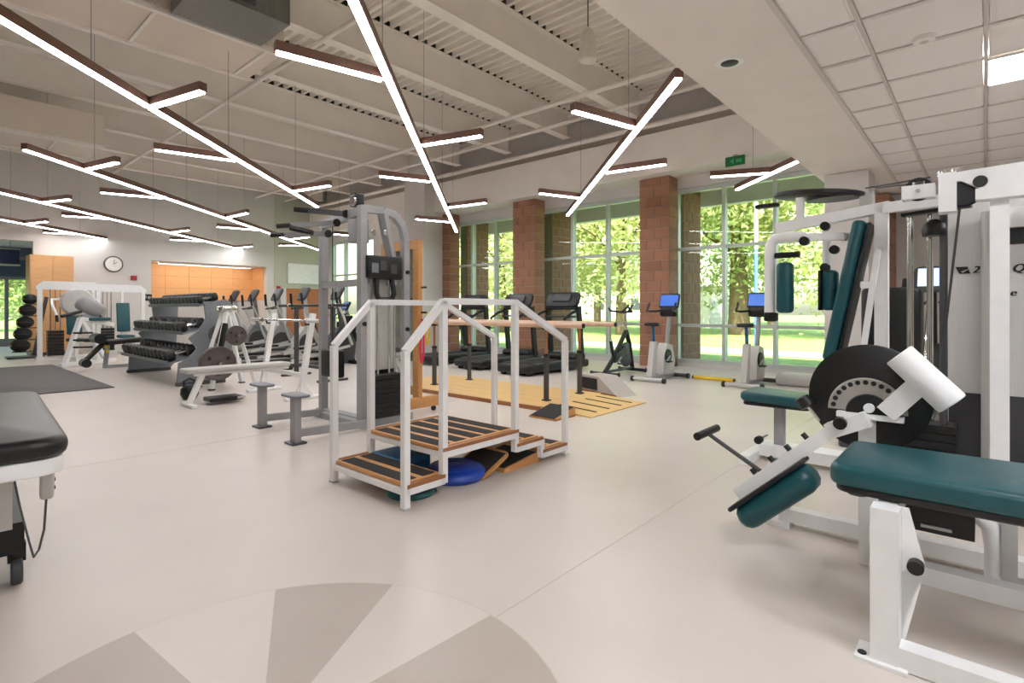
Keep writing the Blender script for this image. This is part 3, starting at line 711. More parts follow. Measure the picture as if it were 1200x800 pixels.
# ------------------------------------------------------------------ grey cable machine
TU, TV = 3.1, 4.75
r = uvthing('cable_machine', 'grey steel cable machine with a weight stack and padded pulldown arms', 'cable machine', TU, TV, 0)
def post(x, y, z0, z1, w=.09, d=.06, name='post', m=GREYM): return MB().bx(x-d/2, x+d/2, y-w/2, y+w/2, z0, z1).build(name, m, r, 0)
post(0, 0, 0, 2.25, .075, .075); post(.1, .93, 0, 2.13, .075, .075)
arch = [(0, 0, 2.22), (.25, 0, 2.23), (.40, 0, 2.20), (.50, 0, 2.10), (.54, 0, 1.95), (.54, 0, .06)]
m = MB()
for a, b in zip(arch, arch[1:]): m.beam(a, b, .075, .07, up=(0, 1, 0))
m.build('arch_frame', GREYM, r, 0)
MB().beam((.02, .04, 2.2), (.1, .9, 2.16), .07, .09).build('top_beam', GREYM, r, 0)
MB().beam((.0, .03, 1.47), (.09, .9, 1.47), .05, .07).build('cross_beam', GREYM, r, 0)
MB().beam((.25, 0, 2.2), (.36, .0, 1.72), .05, .12, up=(0, 1, 0)).beam((.36, 0, 1.72), (.36, 0, 1.45), .05, .12, up=(0, 1, 0)).build('weight_arm', GREYM, r, 0)
m = MB(); m.bx(-.05, .6, -.06, .06, 0, .07).bx(.05, .16, .06, 1.0, 0, .07).bx(-.04, .06, .06, .9, 0, .06); m.build('base_frame', GREYM, r, 0)
for v_, u_, h_ in ((-.12, -.76, .42), (.78, -.66, .42)):
    MB().bx(u_-.03, u_+.03, v_-.045, v_+.045, .01, h_).build('foot_post', GREYM, r, 0)
    MB().rbox((u_, v_, h_+.01), (.16, .30, .022), .05, .006).build('foot_plate', SLATE, r)
    MB().rbox((u_, v_, .008), (.14, .18, .016), .02, .004).build('floor_plate', DGREY, r)
    MB().beam((u_+.03, v_, .09), (.0, v_, .06), .05, .07).build('base_rail', GREYM, r, 0)
for x in (.12, .19, .33, .40): MB().tube((x, .0, .5), (x, .0, 1.5), .014, n=10).build('guide_rod', CHROME, r)
for k in range(9): MB().bx(.06, .46, -.10, .10, .09+k*.048, .09+k*.048+.043).build('weight_plate', BLACK, r, 0)
MB().bx(.08, .46, .06, .09, .56, 1.52).build('steel_shroud', STEEL, r, 0)
MB().bx(.05, .47, .11, .13, .08, .56).build('stack_shroud', BLACK, r, 0)
MB().rbox((.24, -.02, 1.63), (.44, .12, .24), .03, .02).build('display_panel', BLACK, r)
for k, (x, z) in enumerate(((.1, 1.62), (.2, 1.65), (.33, 1.62))): MB().bx(x-.04, x+.04, -.088, -.08, z-.05, z+.05).build('instruction_card', DGREY if k else SLATE, r, 0)
m = MB(); m.path([(.14, -.04, 1.52), (.13, -.06, 1.36), (.16, -.06, 1.30), (.32, -.06, 1.30), (.35, -.06, 1.36), (.34, -.04, 1.52)], .028, 8); m.build('ankle_strap', BLACK, r)
MB().rbox((.07, .68, .60), (.10, .34, .30), .02, .02).build('side_weight_box', BLACK, r)
MB().tube((.07, .68, .75), (.07, .68, 2.12), .006, n=6).build('cable', BLACK, r); MB().tube((.07, .68, .05), (.07, .68, .45), .012, n=8).build('guide_rod', CHROME, r)
for y in (.12, -.02): pass
for k, (p0, p1) in enumerate((((-.02, .45, 2.12), (-.38, .74, 2.08)), ((.0, .3, 2.2), (-.30, .52, 2.22)), ((-.02, .62, 2.02), (-.36, .92, 2.0)))):
    MB().beam(p0, p1, .05, .05).build('pulldown_arm', GREYM if k != 1 else DGREY, r, 0)
    a = Vector(p1); d_ = (Vector(p1)-Vector(p0)).normalized()
    MB().tube(a-d_*.02, a+d_*.14, .026).build('grip', BLACK, r)
    MB().disc(Vector(p0), (0, 1, 0), .042, .04, 18).build('pulley', BLACK, r)
MB().tube((-.42, .66, 2.04), (-.30, .44, 1.98), .028).build('grip', BLACK, r)
m = MB(); m.rbox((.02, .12, 2.32), (.11, .12, .14), .02, .02); m.build('pivot_housing', BLACK, r)
MB().disc((-.04, .1, 2.3), (1, 0, 0), .05, .03, 18).build('pivot_cap', CHROME, r); MB().disc((.1, -.045, 1.98), (0, 1, 0), .035, .02, 16).build('bolt', CHROME, r); MB().disc((.26, -.045, 2.0), (0, 1, 0), .03, .02, 16).build('bolt', CHROME, r)
MB().rbox((.09, .2, 2.02), (.18, .16, .26), .03, .02).build('pulley_housing', GREYM, r)
for x, y, z in ((.0, -.045, 1.05), (.54, -.045, .98), (.54, -.045, 1.6)): MB().disc((x, y, z), (0, 1, 0), .022, .03, 12).build('knob', BLACK, r)

# ------------------------------------------------------------------ wood framed mirror with exercise bands
r = uvthing('posture_mirror', 'golden wood framed posture mirror standing behind the cable machine', 'mirror', 3.98, 5.27, 0, rz=math.pi/2)
MB().bx(-.36, -.26, -.03, .03, .12, 2.0).build('stile', WOOD, r, 0); MB().bx(.26, .36, -.03, .03, .12, 2.0).build('stile', WOOD, r, 0)
MB().bx(-.26, .26, -.03, .03, 1.9, 2.0).build('top_rail', WOOD, r, 0); MB().bx(-.26, .26, -.03, .03, .2, .3).build('bottom_rail', WOOD, r, 0)
MB().bx(-.26, .26, -.004, .008, .3, 1.9).build('mirror_glass', MIRRORM, r, 0); MB().bx(-.26, .26, -.012, -.004, .3, 1.9).build('backing', WOODB, r, 0)
for x in (-.36, .30):
    MB().rbox((x, 0, .12), (.07, .56, .12), .01, .01).build('base', WOOD, r)
    for y in (-.2, .2): MB().disc((x, y, .03), (1, 0, 0), .03, .03, 16).build('caster', BLACK, r)
for z in (1.45, 1.16, 1.07): MB().tube((-.36, -.02, z), (-.44, -.02, z), .012, n=8).build('peg', BLACK, r)
MB().rbox((-.18, .05, 1.3), (.14, .04, .06), .01, .01).build('tool_holder', DGREY, r)
def band(name, label, m, x, z1, z0, w):
    p = B(x, 4.865)
    o = thing(name, label, 'exercise band', (p.x, p.y, z0), BR)
    q = MB()
    for s_ in (-1, 1): q.path([(s_*.004, 0, z1-z0), (s_*w, -.004, (z1-z0)*.7), (s_*w*1.3, 0, (z1-z0)*.3), (s_*w*.3, .003, 0)], .012, 6)
    q.build('loop', m, o); MB().path([(-.02, 0, z1-z0), (0, 0, z1-z0+.02), (.02, 0, z1-z0)], .012, 6).build('knot', m, o)
band('exercise_band', 'pink rubber exercise band hanging on the wood frame', PINK, 3.97, 1.04, .58, .02)
band('exercise_band', 'yellow rubber exercise band hanging beside the pink one', YELLOW, 4.05, 1.13, .78, .02)

# ------------------------------------------------------------------ hero: leg curl machine with teal bench
r = uvthing('leg_curl_machine', 'white leg curl machine with a long teal bench and black cam wheel', 'exercise machine', 2.6, .1, 0)
O = (2.6, .1, 0)
def K(u, v, z): return (u-O[0], v-O[1], z)
def bxk(u0, u1, v0, v1, z0, z1): return MB().bx(u0-O[0], u1-O[0], v0-O[1], v1-O[1], z0, z1)
pad = MB().rbox(K(2.53, -.36, .588), (.50, 1.60, .078), .05, .022, 6).build('bench_pad', TEAL, r)
MB().rbox(K(2.53, -.36, .538), (.47, 1.57, .028), .06, .008, 6).build('bench_board', BLACKV, r)
MB().rbox(K(2.40, .36, .515), (.10, .07, .025), .03, .006).build('bench_bracket', DGREY, r)
bxk(2.185, 2.265, .215, .295, .012, .525).build('front_post', WHITE, r, 0)
bxk(2.165, 2.285, .19, .34, 0, .012).build('floor_plate', WHITE, r, 0)
MB().disc(K(2.20, .32, .014), (0, 0, 1), .014, .006, 12).build('bolt', BLACK, r)
bxk(2.265, 2.72, .225, .285, .46, .52).build('cross_bar', WHITE, r, 0)
bxk(2.19, 2.26, -1.1, .215, .004, .075).build('base_rail', WHITE, r, 0)
bxk(2.70, 2.77, -1.1, .27, .10, .17).build('base_rail', WHITE, r, 0)
bxk(3.22, 3.30, -1.1, .86, .03, .10).build('base_rail', WHITE, r, 0)
MB().prism([(0, .1), (-.065, .33), (-.02, .52), (0, .52)], K(2.275, .215, 0), (0, 1, 0), (0, 0, 1), .012).build('gusset', WHITE, r, 0)
MB().prism([(0, .02), (0, .3), (-.065, .33)], K(2.275, .215, 0), (0, 1, 0), (0, 0, 1), .012).build('gusset', WHITE, r, 0)
MB().disc(K(2.255, .175, .335), (1, 0, 0), .024, .04, 18).build('knob', BLACK, r)
bxk(3.20, 3.32, .80, .92, 0, .03).build('floor_plate', WHITE, r, 0)
MB().rbox(K(3.26, .86, .12), (.05, .10, .10), .01, .01).build('end_cap', LGREY, r)
# frame under the cam
bxk(2.99, 3.06, .38, .45, .0, .72).build('cam_post', WHITE, r, 0)
bxk(3.06, 3.22, .385, .445, .04, .10).build('cross_bar', WHITE, r, 0)
cc = K(3.02, .415, .785)
MB().lathe([(.03, -.025), (.23, -.025), (.247, -.018), (.247, .018), (.23, .025), (.03, .025)], cc, (1, 0, 0), 48).build('cam_wheel', BLACKV, r)
ring_ = MB(); ring_.lathe([(.02, -.006), (.152, -.006), (.158, 0), (.152, .006)], K(2.975, .415, .722), (1, 0, 0), 40, a0=-math.pi*.5, a1=math.pi*.5); sel = ring_.build('selector_disc', mat('selector_steel', (176, 172, 166), .4, .3, var=.05), r)
for k in range(13):
    q = math.radians(38+k*12.5); MB().disc(K(2.967, .415+.134*math.cos(math.radians(8+k*13.5)), .725+.134*math.sin(math.radians(8+k*13.5))), (1, 0, 0), .011, .008, 12).build('selector_hole', BLACK, sel)
MB().lathe([(.02, -.012), (.088, -.012), (.092, 0), (.088, .012)], K(2.958, .405, .715), (1, 0, 0), 24, a0=-math.pi/2, a1=math.pi/2).build('hub_guard', BLACK, r)
MB().disc(K(2.94, .40, .745), (1, 0, 0), .022, .02, 16).build('hub_bolt', WHITE, r)
bxk(2.93, 2.97, .27, .53, .693, .717).build('pivot_plate', WHITE, r, 0)
MB().beam(K(2.94, .335, .73), K(2.94, .205, .885), .085, .05, up=(1, 0, 0)).build('counterweight_arm', WHITE, r, 0)
MB().lathe([(.03, -.135), (.058, -.135), (.062, -.13), (.062, .13), (.058, .135), (.03, .135)], K(2.92, .195, .90), (0, -.68, -.73), 28).build('counterweight', WHITE, r)
# leg arm
MB().beam(K(2.93, .50, .665), K(2.93, .98, .225), .06, .065, up=(1, 0, 0)).build('leg_arm', WHITE, r, 0)
MB().beam(K(2.93, .40, .70), K(2.93, .56, .62), .07, .085, up=(1, 0, 0)).build('arm_sleeve', WHITE, r, 0)
MB().disc(K(2.885, .505, .67), (1, 0, 0), .028, .04, 18).build('knob', BLACK, r)
MB().tube(K(2.93, .60, .66), K(2.93, .66, .74), .008, n=8).build('pin', CHROME, r)
MB().lathe([(.02, -.03), (.034, -.024), (.034, .024), (.02, .03)], K(2.93, .665, .745), (0, .6, .8), 16).build('knob', BLACK, r)
for t in (.3, .46, .62, .8):
    p0 = Vector(K(2.93, .50, .665)).lerp(Vector(K(2.93, .98, .225)), t); MB().disc(p0+Vector((0, .02, .045)), (0, .68, .73), .013, .03, 12).build('adjustment_pin', BLACK, r)
d_ = Vector((0, .48, -.44)).normalized(); nrm = Vector((0, -.675, -.737))
pc = Vector(K(2.87, .83, .335)) + nrm*.05
fr = Matrix((Vector((1, 0, 0)), d_, -nrm)).transposed().to_4x4(); fr.translation = pc + nrm*.035
m = MB(); m.m = fr; m.rbox((0, 0, 0), (.18, .45, .13), .06, .06, 6); m.build('leg_pad', TEAL, r)
fr2 = fr.copy(); fr2.translation = pc - nrm*.033
m = MB(); m.m = fr2; m.rbox((0, 0, 0), (.18, .46, .022), .03, .008, 6); m.build('leg_pad_board', BLACKV, r)
MB().tube(K(2.93, .86, .36), K(2.93, 1.14, .515), .011, n=10).build('handle_rod', DGREY, r)
MB().tube(K(2.80, 1.15, .522), K(3.08, 1.15, .522), .021, n=16).build('handle_grip', BLACKV, r)
# weight carriage and foot at the right
bxk(2.80, 2.98, .03, .28, .28, .51).build('weight_shroud', BLACK, r, 0)
bxk(2.79, 2.80, .10, .20, .30, .312).build('label_strip', LGREY, r, 0)
MB().path([K(3.0, .06, .335), K(3.01, .02, .33), K(3.02, -.018, .29), K(3.03, -.03, .20), K(3.03, -.03, .03)], .035, 12).build('curved_leg', WHITE, r)
bxk(2.97, 3.09, -.13, .04, .0, .012).build('floor_plate', WHITE, r, 0)
bxk(2.99, 3.07, -.10, -.05, .012, .36).build('support_plate', LGREY, r, 0)
for v in (-.115, .025): MB().disc(K(2.99, v, .015), (0, 0, 1), .010, .008, 10).build('bolt', DGREY, r)
MB().rbox(K(3.05, .0, .50), (.10, .42, .10), .02, .01).build('cable_guard', BLACK, r)
# tower
bxk(3.96, 4.04, -.10, -.02, 0, 1.80).build('tower_post', WHITE, r, 0)
bxk(3.9, 4.0, -1.0, .04, 1.80, 1.86).build('tower_beam', WHITE, r, 0)
m = MB(); m.prism([(.20, 1.92), (.20, 1.97), (-1.0, 2.02), (-1.0, 1.83), (-.02, 1.84), (.10, 1.92)], K(3.97, 0, 0), (0, 1, 0), (0, 0, 1), .05); m.build('top_plate', WHITE, r, 0)
MB().disc(K(3.99, .09, 1.865), (1, 0, 0), .085, .03, 28).build('pulley', BLACK, r)
MB().disc(K(3.94, .02, 1.905), (1, 0, 0), .032, .02, 20).build('bolt_cap', BLACK, r)
bxk(3.9, 4.02, .12, .20, 1.75, 1.97).build('pulley_bracket', WHITE, r, 0)
for p in ((4.0, .19, 1.985), (4.0, .13, 1.99)): MB().disc(K(*p), (0, 0, 1), .02, .03, 12).build('bolt', CHROME, r)
bxk(4.55, 4.60, -1.0, .19, .05, 1.95).build('rear_panel', STEEL, r, 0)
bxk(4.545, 4.55, -1.0, .18, .08, .66).build('smoked_guard', DARKGLOSS, r, 0)
bxk(4.53, 4.55, -1.0, -.06, 1.60, 1.70).build('dark_strip', BLACK, r, 0)
bxk(4.47, 4.55, -1.0, -.06, 1.70, 1.82).build('upper_rail', WHITE, r, 0)
for v in (-.03, -.32): MB().tube(K(4.44, v, .1), K(4.44, v, 1.8), .05, n=18).build('guard_column', STEEL, r)
MB().tube(K(4.42, .20, .1), K(4.42, .20, 1.85), .022, n=12).build('guide_rod', CHROME, r)
RM = Matrix(((0, 0, -1), (-1, 0, 0), (0, 1, 0)))    # text upright, facing -u
lettering('2', .062, BLACK, r, K(4.54, .045, 1.45), RM, .3)
lettering('QUA', .07, BLACK, r, K(4.535, -.20, 1.45), RM, .3)
MB().prism([(0, 0), (.055, 0), (.04, .045), (-.02, .045)], K(4.54, .125, 1.428), (0, -1, 0), (0, 0, 1), .004).build('logo_mark', BLACK, r, 0)
MB().prism([(.0, .0), (.045, .018), (.01, -.01)], K(4.535, .118, 1.443), (0, -1, 0), (0, 0, 1), .004).build('logo_mark', LGREY, r, 0)
lettering('e', .06, BLACK, r, K(4.535, -.13, 1.30), RM, .2)

# ------------------------------------------------------------------ pectoral machine behind it
r = uvthing('pectoral_machine', 'white pectoral fly machine with teal back pad, seat and arm pads', 'exercise machine', 4.6, .75, 0)
O = (4.6, .75, 0)
bxk(4.56, 4.64, .51, .59, 0, 1.94).build('main_post', WHITE, r, 0)
MB().beam(K(4.60, .50, 1.92), K(4.60, 1.24, 1.84), .08, .075).build('top_beam', WHITE, r, 0)
MB().beam(K(4.58, .52, 1.91), K(4.30, .20, 1.88), .06, .07).build('rear_beam', WHITE, r, 0)
bxk(4.575, 4.625, 1.05, 1.10, 1.86, 2.06).build('cam_upright', WHITE, r, 0)
m = MB(); m.m = Matrix.Translation(K(4.72, .98, 2.085)) @ Matrix.Rotation(math.radians(6), 4, 'X') @ Matrix.Diagonal((1.05, 1.6, 1, 1)); m.lathe([(.05, -.02), (.185, -.02), (.20, -.008), (.20, .01), (.185, .02), (.05, .02)], n=40); m.build('overhead_cam', BLACKV, r)
m = MB(); m.m = Matrix.Translation(K(4.72, .86, 2.05)) @ Matrix.Diagonal((.8, 1.2, 1, 1)); m.lathe([(.03, -.012), (.165, -.012), (.165, .012)], n=36); m.build('cam_plate', DGREY, r)
MB().rbox(K(4.62, 1.32, 2.03), (.07, .18, .03), .02, .008).build('cam_tip', BLACK, r)
bxk(4.70, 4.80, .62, .70, 1.90, 2.06).build('cam_pivot', LGREY, r, 0)
# arms
MB().path([K(4.42, 1.0, 1.735), K(4.42, 1.14, 1.75), K(4.42, 1.21, 1.74), K(4.42, 1.24, 1.69), K(4.42, 1.245, 1.6), K(4.42, 1.245, 1.17)], .037, 14).build('fly_arm', WHITE, r)
MB().rbox(K(4.42, 1.235, 1.14), (.09, .09, .07), .02, .015).build('arm_joint', BLACK, r)
m = MB(); m.m = Matrix.Translation(K(4.40, 1.13, 1.36)); m.rbox((0, 0, 0), (.12, .11, .38), .04, .03); m.build('arm_pad', TEAL, r)
MB().tube(K(4.40, 1.20, 1.605), K(4.40, 1.03, 1.605), .022, n=14).build('grip', BLACK, r)
MB().tube(K(4.62, .90, 1.80), K(4.62, .90, 1.46), .028).build('fly_arm', WHITE, r)
m = MB(); m.m = Matrix.Translation(K(4.60, .87, 1.34)); m.rbox((0, 0, 0), (.14, .10, .30), .04, .03); m.build('arm_pad', TEAL, r)
m = MB(); m.m = Matrix.Translation(K(4.60, .93, 1.34)); m.rbox((0, 0, 0), (.14, .02, .30), .008, .008); m.build('pad_board', BLACKV, r)
MB().beam(K(4.42, 1.02, 1.735), K(4.62, .72, 1.73), .05, .05).build('arm_link', WHITE, r, 0)
for p in ((4.40, 1.0, 1.70), (4.58, .90, 1.82), (4.58, .84, 1.64), (4.58, .90, 1.51)): MB().disc(K(*p), (1, 0, 0), .033, .05, 16).build('knob', BLACK, r)
MB().disc(K(4.58, .78, 1.73), (1, 0, 0), .03, .05, 16).build('pivot_cap', CHROME, r)
# back pad and its brace
d0, d1 = Vector(K(4.55, .66, 1.83)), Vector(K(4.55, .86, .82)); mid = (d0+d1)/2; dz = (d0-d1).normalized(); ny = Vector((0, dz.z, -dz.y))
fr = Matrix((Vector((1, 0, 0)), dz.cross(Vector((1, 0, 0))), dz)).transposed().to_4x4(); fr.translation = mid
m = MB(); m.m = fr; m.rbox((0, 0, 0), (.24, .085, 1.02), .035, .03, 5); m.build('back_pad', TEAL, r)
fr2 = fr.copy(); fr2.translation = mid + Vector((0, -.06, -.012)); m = MB(); m.m = fr2; m.rbox((0, 0, 0), (.22, .025, 1.0), .01, .01); m.build('back_board', BLACKV, r)
MB().beam(K(4.50, .56, 1.62), K(4.50, .66, .80), .035, .05, up=(1, 0, 0)).build('back_brace', WHITE, r, 0)
MB().rbox(K(4.49, .635, 1.37), (.03, .06, .05), .01, .01).build('brace_bracket', WHITE, r)
# seat
m = MB(); m.m = Matrix.Translation(K(4.62, 1.22, .50)) @ Matrix.Rotation(math.radians(2), 4, 'X'); m.rbox((0, 0, 0), (.40, .52, .075), .06, .03, 5); m.build('seat', TEAL, r)
MB().rbox(K(4.62, 1.22, .452), (.36, .48, .025), .05, .008).build('seat_board', BLACKV, r)
bxk(4.62, 4.69, 1.20, 1.27, .12, .44).build('seat_post', GREYM, r, 0)
bxk(4.55, 4.75, .56, 1.36, .03, .12).build('base_rail', WHITE, r, 0)
bxk(4.30, 4.95, 1.36, 1.44, 0, .07).build('base_foot', WHITE, r, 0); bxk(4.3, 4.95, .45, .56, 0, .03).build('base_foot', WHITE, r, 0)
MB().tube(K(4.54, 1.3, .2), K(4.36, 1.30, .2), .01, n=8).build('adjuster_rod', CHROME, r); MB().disc(K(4.34, 1.30, .2), (1, 0, 0), .03, .05, 14).build('knob', BLACK, r)
# weight stack of this machine
for u, v in ((4.28, .36), (4.28, .26)): MB().tube(K(u, v, .1), K(u, v, 1.82), .018, n=12).build('guide_rod', CHROME, r)
MB().tube(K(4.2, .19, .1), K(4.2, .19, 1.8), .02, n=12).build('guide_rod', DGREY, r)
MB().beam(K(4.25, .40, 1.80), K(4.2, .06, 1.815), .06, .02).build('stack_cap', BLACK, r, 0)
m = MB(); m.m = Matrix.Translation(K(4.2, .235, 1.68)); m.lathe([(.06, -.03), (.065, 0), (.055, .04), (.02, .07)], n=20); m.build('dome_pulley', BLACK, r)
for k in range(8): bxk(4.14, 4.34, .13, .42, .10+k*.05, .145+k*.05).build('weight_plate', BLACK, r, 0)
bxk(4.0, 4.1, .22, .38, 1.86, 1.94).build('pulley_box', WHITE, r, 0)
MB().disc(K(4.05, .30, 1.92), (1, 0, 0), .07, .02, 24).build('pulley', BLACK, r)
MB().disc(K(3.99, .30, 1.90), (1, 0, 0), .012, .02, 12).build('bolt', CHROME, r)
bxk(4.04, 4.30, .27, .33, 1.94, 1.965).build('pulley_arm', WHITE, r, 0)
MB().tube(K(4.7, .66, 2.09), K(4.06, .25, 1.985), .006, n=6).build('cable', DGREY, r); MB().tube(K(4.74, .6, 2.09), K(4.06, .32, 1.96), .006, n=6).build('cable', DGREY, r)
MB().tube(K(4.06, .10, 1.9), K(4.2, .22, .65), .007, n=6).build('cable', DGREY, r)
bxk(4.1, 4.60, .42, .48, .0, .06).build('base_rail', WHITE, r, 0)
# ------------------------------------------------------------------ treatment table at the left
r = uvthing('treatment_table', 'black padded treatment table with white frame at the left edge', 'treatment table', .10, 3.2, 0, rz=math.radians(-4))
MB().rbox((0, -.05, .725), (.70, 1.50, .075), .09, .03, 6).build('pad', BLACKV, r)
MB().rbox((0, -.05, .660), (.68, 1.48, .055), .09, .008, 6).build('frame', WHITE, r)
m = MB()
for z in (.45,): m.bx(-.22, .22, -.2, .5, .30, .50)
m.build('lift_body', LGREY, r, 0)
MB().bx(-.20, .20, -.1, .45, .50, .635).build('lift_column', mat('brown_cover', (150, 130, 110), .6), r, 0)
MB().bx(-.26, .26, -.12, .62, .17, .30).build('base', BLACK, r, 0)
for x in (-.24, .24):
    for y in (.0, .5):
        c = MB(); c.disc((x, y, .06), (1, 0, 0), .06, .04, 20); c.build('caster', DGREY, r); MB().bx(x-.03, x+.03, y-.02, y+.02, .1, .18).build('caster_fork', BLACK, r, 0)
m = MB(); m.m = Matrix.Translation((.30, -.60, .575)) @ Matrix.Rotation(math.radians(18), 4, 'X'); m.rbox((0, 0, 0), (.04, .05, .14), .012, .01); hs = m.build('handset', LGREY, r)
for k in range(3): MB().bx(.32, .323, -.615, -.585, .54+k*.03, .55+k*.03).build('button', DGREY, hs, 0)
MB().path([(.30, -.58, .51), (.30, -.48, .36), (.29, -.40, .26), (.28, -.30, .20), (.27, -.22, .24), (.24, -.15, .40), (.22, -.12, .55), (.2, -.05, .63)], .004, 6).build('handset_cord', DGREY, r)
# floor mat
r = uvthing('floor_mat', 'dark grey rubber floor mat on the left', 'mat', 0, 12.5, 0)
MB().rbox((0, 0, .008), (4.3, 5.0, .016), .03, .006).build('sheet', MATM, r)
MB().bx(2.15, 2.17, -2.5, 2.5, 0, .012).bx(-2.17, 2.17, -2.52, -2.5, 0, .012).build('edge_strip', DGREY, r, 0)

# ------------------------------------------------------------------ treadmills and bikes at the windows (facing +x = windows)
def make_treadmill(label, u, v):
    r = uvthing('treadmill', label, 'treadmill', u, v, 0, 'treadmills at the windows')
    MB().rbox((0, 0, .12), (1.95, .82, .15), .08, .05).build('deck', BLACK, r)
    MB().rbox((-.05, 0, .190), (1.45, .52, .012), .02, .004).build('belt', RUBBER, r)
    for s_ in (-1, 1):
        MB().rbox((-.05, s_*.34, .195), (1.45, .12, .03), .03, .01).build('side_rail', DGREY, r)
        MB().beam((.72, s_*.38, .15), (.60, s_*.38, 1.25), .06, .11).build('upright', BLACK, r, 0)
        MB().path([(.60, s_*.38, 1.18), (.35, s_*.38, 1.12), (.12, s_*.38, 1.0)], .028, 10).build('handrail', BLACK, r)
        MB().rbox((-.85, s_*.3, .03), (.1, .08, .06), .02, .01).build('foot', RUBBER, r); MB().disc((.75, s_*.32, .05), (0, 1, 0), .05, .05, 16).build('wheel', DGREY, r)
    m = MB(); m.m = Matrix.Translation((.62, 0, .24)); m.rbox((.05, 0, 0), (.42, .78, .16), .08, .06); m.build('motor_hood', BLACK, r)
    m = MB(); m.m = Matrix.Translation((.60, 0, 1.38)) @ Matrix.Rotation(math.radians(-62), 4, 'Y'); m.rbox((0, 0, 0), (.34, .80, .07), .10, .025); cs = m.build('console', BLACK, r)
    m = MB(); m.m = Matrix.Translation((.573, 0, 1.425)) @ Matrix.Rotation(math.radians(-62), 4, 'Y'); m.rbox((0, 0, .012), (.17, .42, .02), .03, .006); m.build('screen', DGREY, cs)
    m = MB(); m.m = Matrix.Translation((.55, 0, 1.23)) @ Matrix.Rotation(math.radians(-40), 4, 'Y'); m.rbox((0, 0, 0), (.10, .78, .05), .03, .015); m.build('key_bar', BLACK, r)
    for k in range(7): 
        m = MB(); m.m = Matrix.Translation((.535, -.25+k*.083, 1.256)) @ Matrix.Rotation(math.radians(-40), 4, 'Y'); m.bx(-.02, .02, -.028, .028, -.004, .004); m.build('key', LGREY, cs, 0)
    MB().tube((.50, -.38, 1.05), (.50, .38, 1.05), .022, n=10).build('grab_bar', DGREY, r)
    return r
make_treadmill('black treadmill nearest the spin bike, facing the windows', 8.27, 6.42)
make_treadmill('black treadmill in front of the brick column, second from the spin bike', 8.4, 7.72)
t3 = make_treadmill('black treadmill furthest left of the row, beside the pale wall pier', 8.4, 9.1)

def upright_bike(label, u, v):
    r = uvthing('upright_bike', label, 'exercise bike', u, v, 0, 'upright exercise bikes at the windows')
    for x in (-.45, .48):
        MB().tube((x, -.26, .045), (x, .26, .045), .035, n=12).build('stabiliser', LGREY if x < 0 else DGREY, r)
        for s_ in (-1, 1): MB().disc((x, s_*.28, .045), (0, 1, 0), .045, .05, 14).build('end_cap', BLACK, r)
    MB().beam((-.45, 0, .06), (.48, 0, .06), .08, .06).build('base_beam', GREYM, r, 0)
    MB().prism([(-.42, .08), (-.26, .08), (-.20, .66), (-.30, .66)], (0, 0, 0), (1, 0, 0), (0, 0, 1), .09).build('seat_tower', LGREY, r, 0)
    MB().prism([(-.05, .10), (.33, .08), (.40, .30), (.30, .58), (.10, .62), (-.03, .40)], (0, 0, 0), (1, 0, 0), (0, 0, 1), .16).build('drive_housing', LGREY, r)
    MB().disc((.12, -.085, .40), (0, 1, 0), .12, .03, 24).build('crank_cover', BLACK, r)
    for s_ in (-1, 1):
        MB().beam((.12, s_*.12, .40), (.12+s_*.14, s_*.12, .32), .02, .03).build('crank', GREYM, r, 0); MB().rbox((.12+s_*.14, s_*.17, .32), (.11, .09, .025), .02, .008).build('pedal', BLACK, r)
    MB().tube((-.25, 0, .64), (-.28, 0, .92), .025).build('seat_post', BLUEP, r)
    m = MB(); m.m = Matrix.Translation((-.28, 0, .95)); m.rbox((-.04, 0, 0), (.20, .24, .06), .08, .025); m.rbox((.10, 0, 0), (.18, .09, .05), .04, .02); m.build('saddle', BLACK, r)
    MB().tube((.25, 0, .58), (.34, 0, 1.15), .035).build('console_mast', GREYM, r)
    m = MB(); m.m = Matrix.Translation((.33, 0, 1.15)); m.rbox((0, 0, 0), (.16, .30, .16), .05, .04); m.build('console_base', BLACK, r)
    m = MB(); m.m = Matrix.Translation((.36, 0, 1.34)) @ Matrix.Rotation(math.radians(-70), 4, 'Y'); m.rbox((0, 0, 0), (.26, .36, .05), .03, .015); cs = m.build('console', BLACK, r)
    m = MB(); m.m = Matrix.Translation((.36, 0, 1.34)) @ Matrix.Rotation(math.radians(-70), 4, 'Y'); m.bx(-.10, .10, -.16, .16, .026, .03); m.build('screen', SCREEN, cs, 0)
    for s_ in (-1, 1): MB().path([(.28, s_*.10, 1.17), (.10, s_*.22, 1.16), (-.02, s_*.24, 1.17), (.08, s_*.24, 1.30)], .018, 8).build('handlebar', BLACK, r)
    return r
upright_bike('silver upright exercise bike with a lit blue console, in front of the right brick column', 8.55, 4.15)
upright_bike('silver upright exercise bike behind the pectoral machine arm, blue console half hidden', 8.85, 2.75)
r = uvthing('exercise_bar', 'yellow exercise bar lying on the floor between the upright bikes', 'exercise bar', 9.05, 3.44, 0)
MB().tube((0, -.33, .03), (0, .33, .03), .03, n=12).build('bar', YELLOW, r)
for s_ in (-1, 1): MB().disc((0, s_*.345, .03), (0, 1, 0), .029, .03, 12).build('end_cap', DGREY, r)
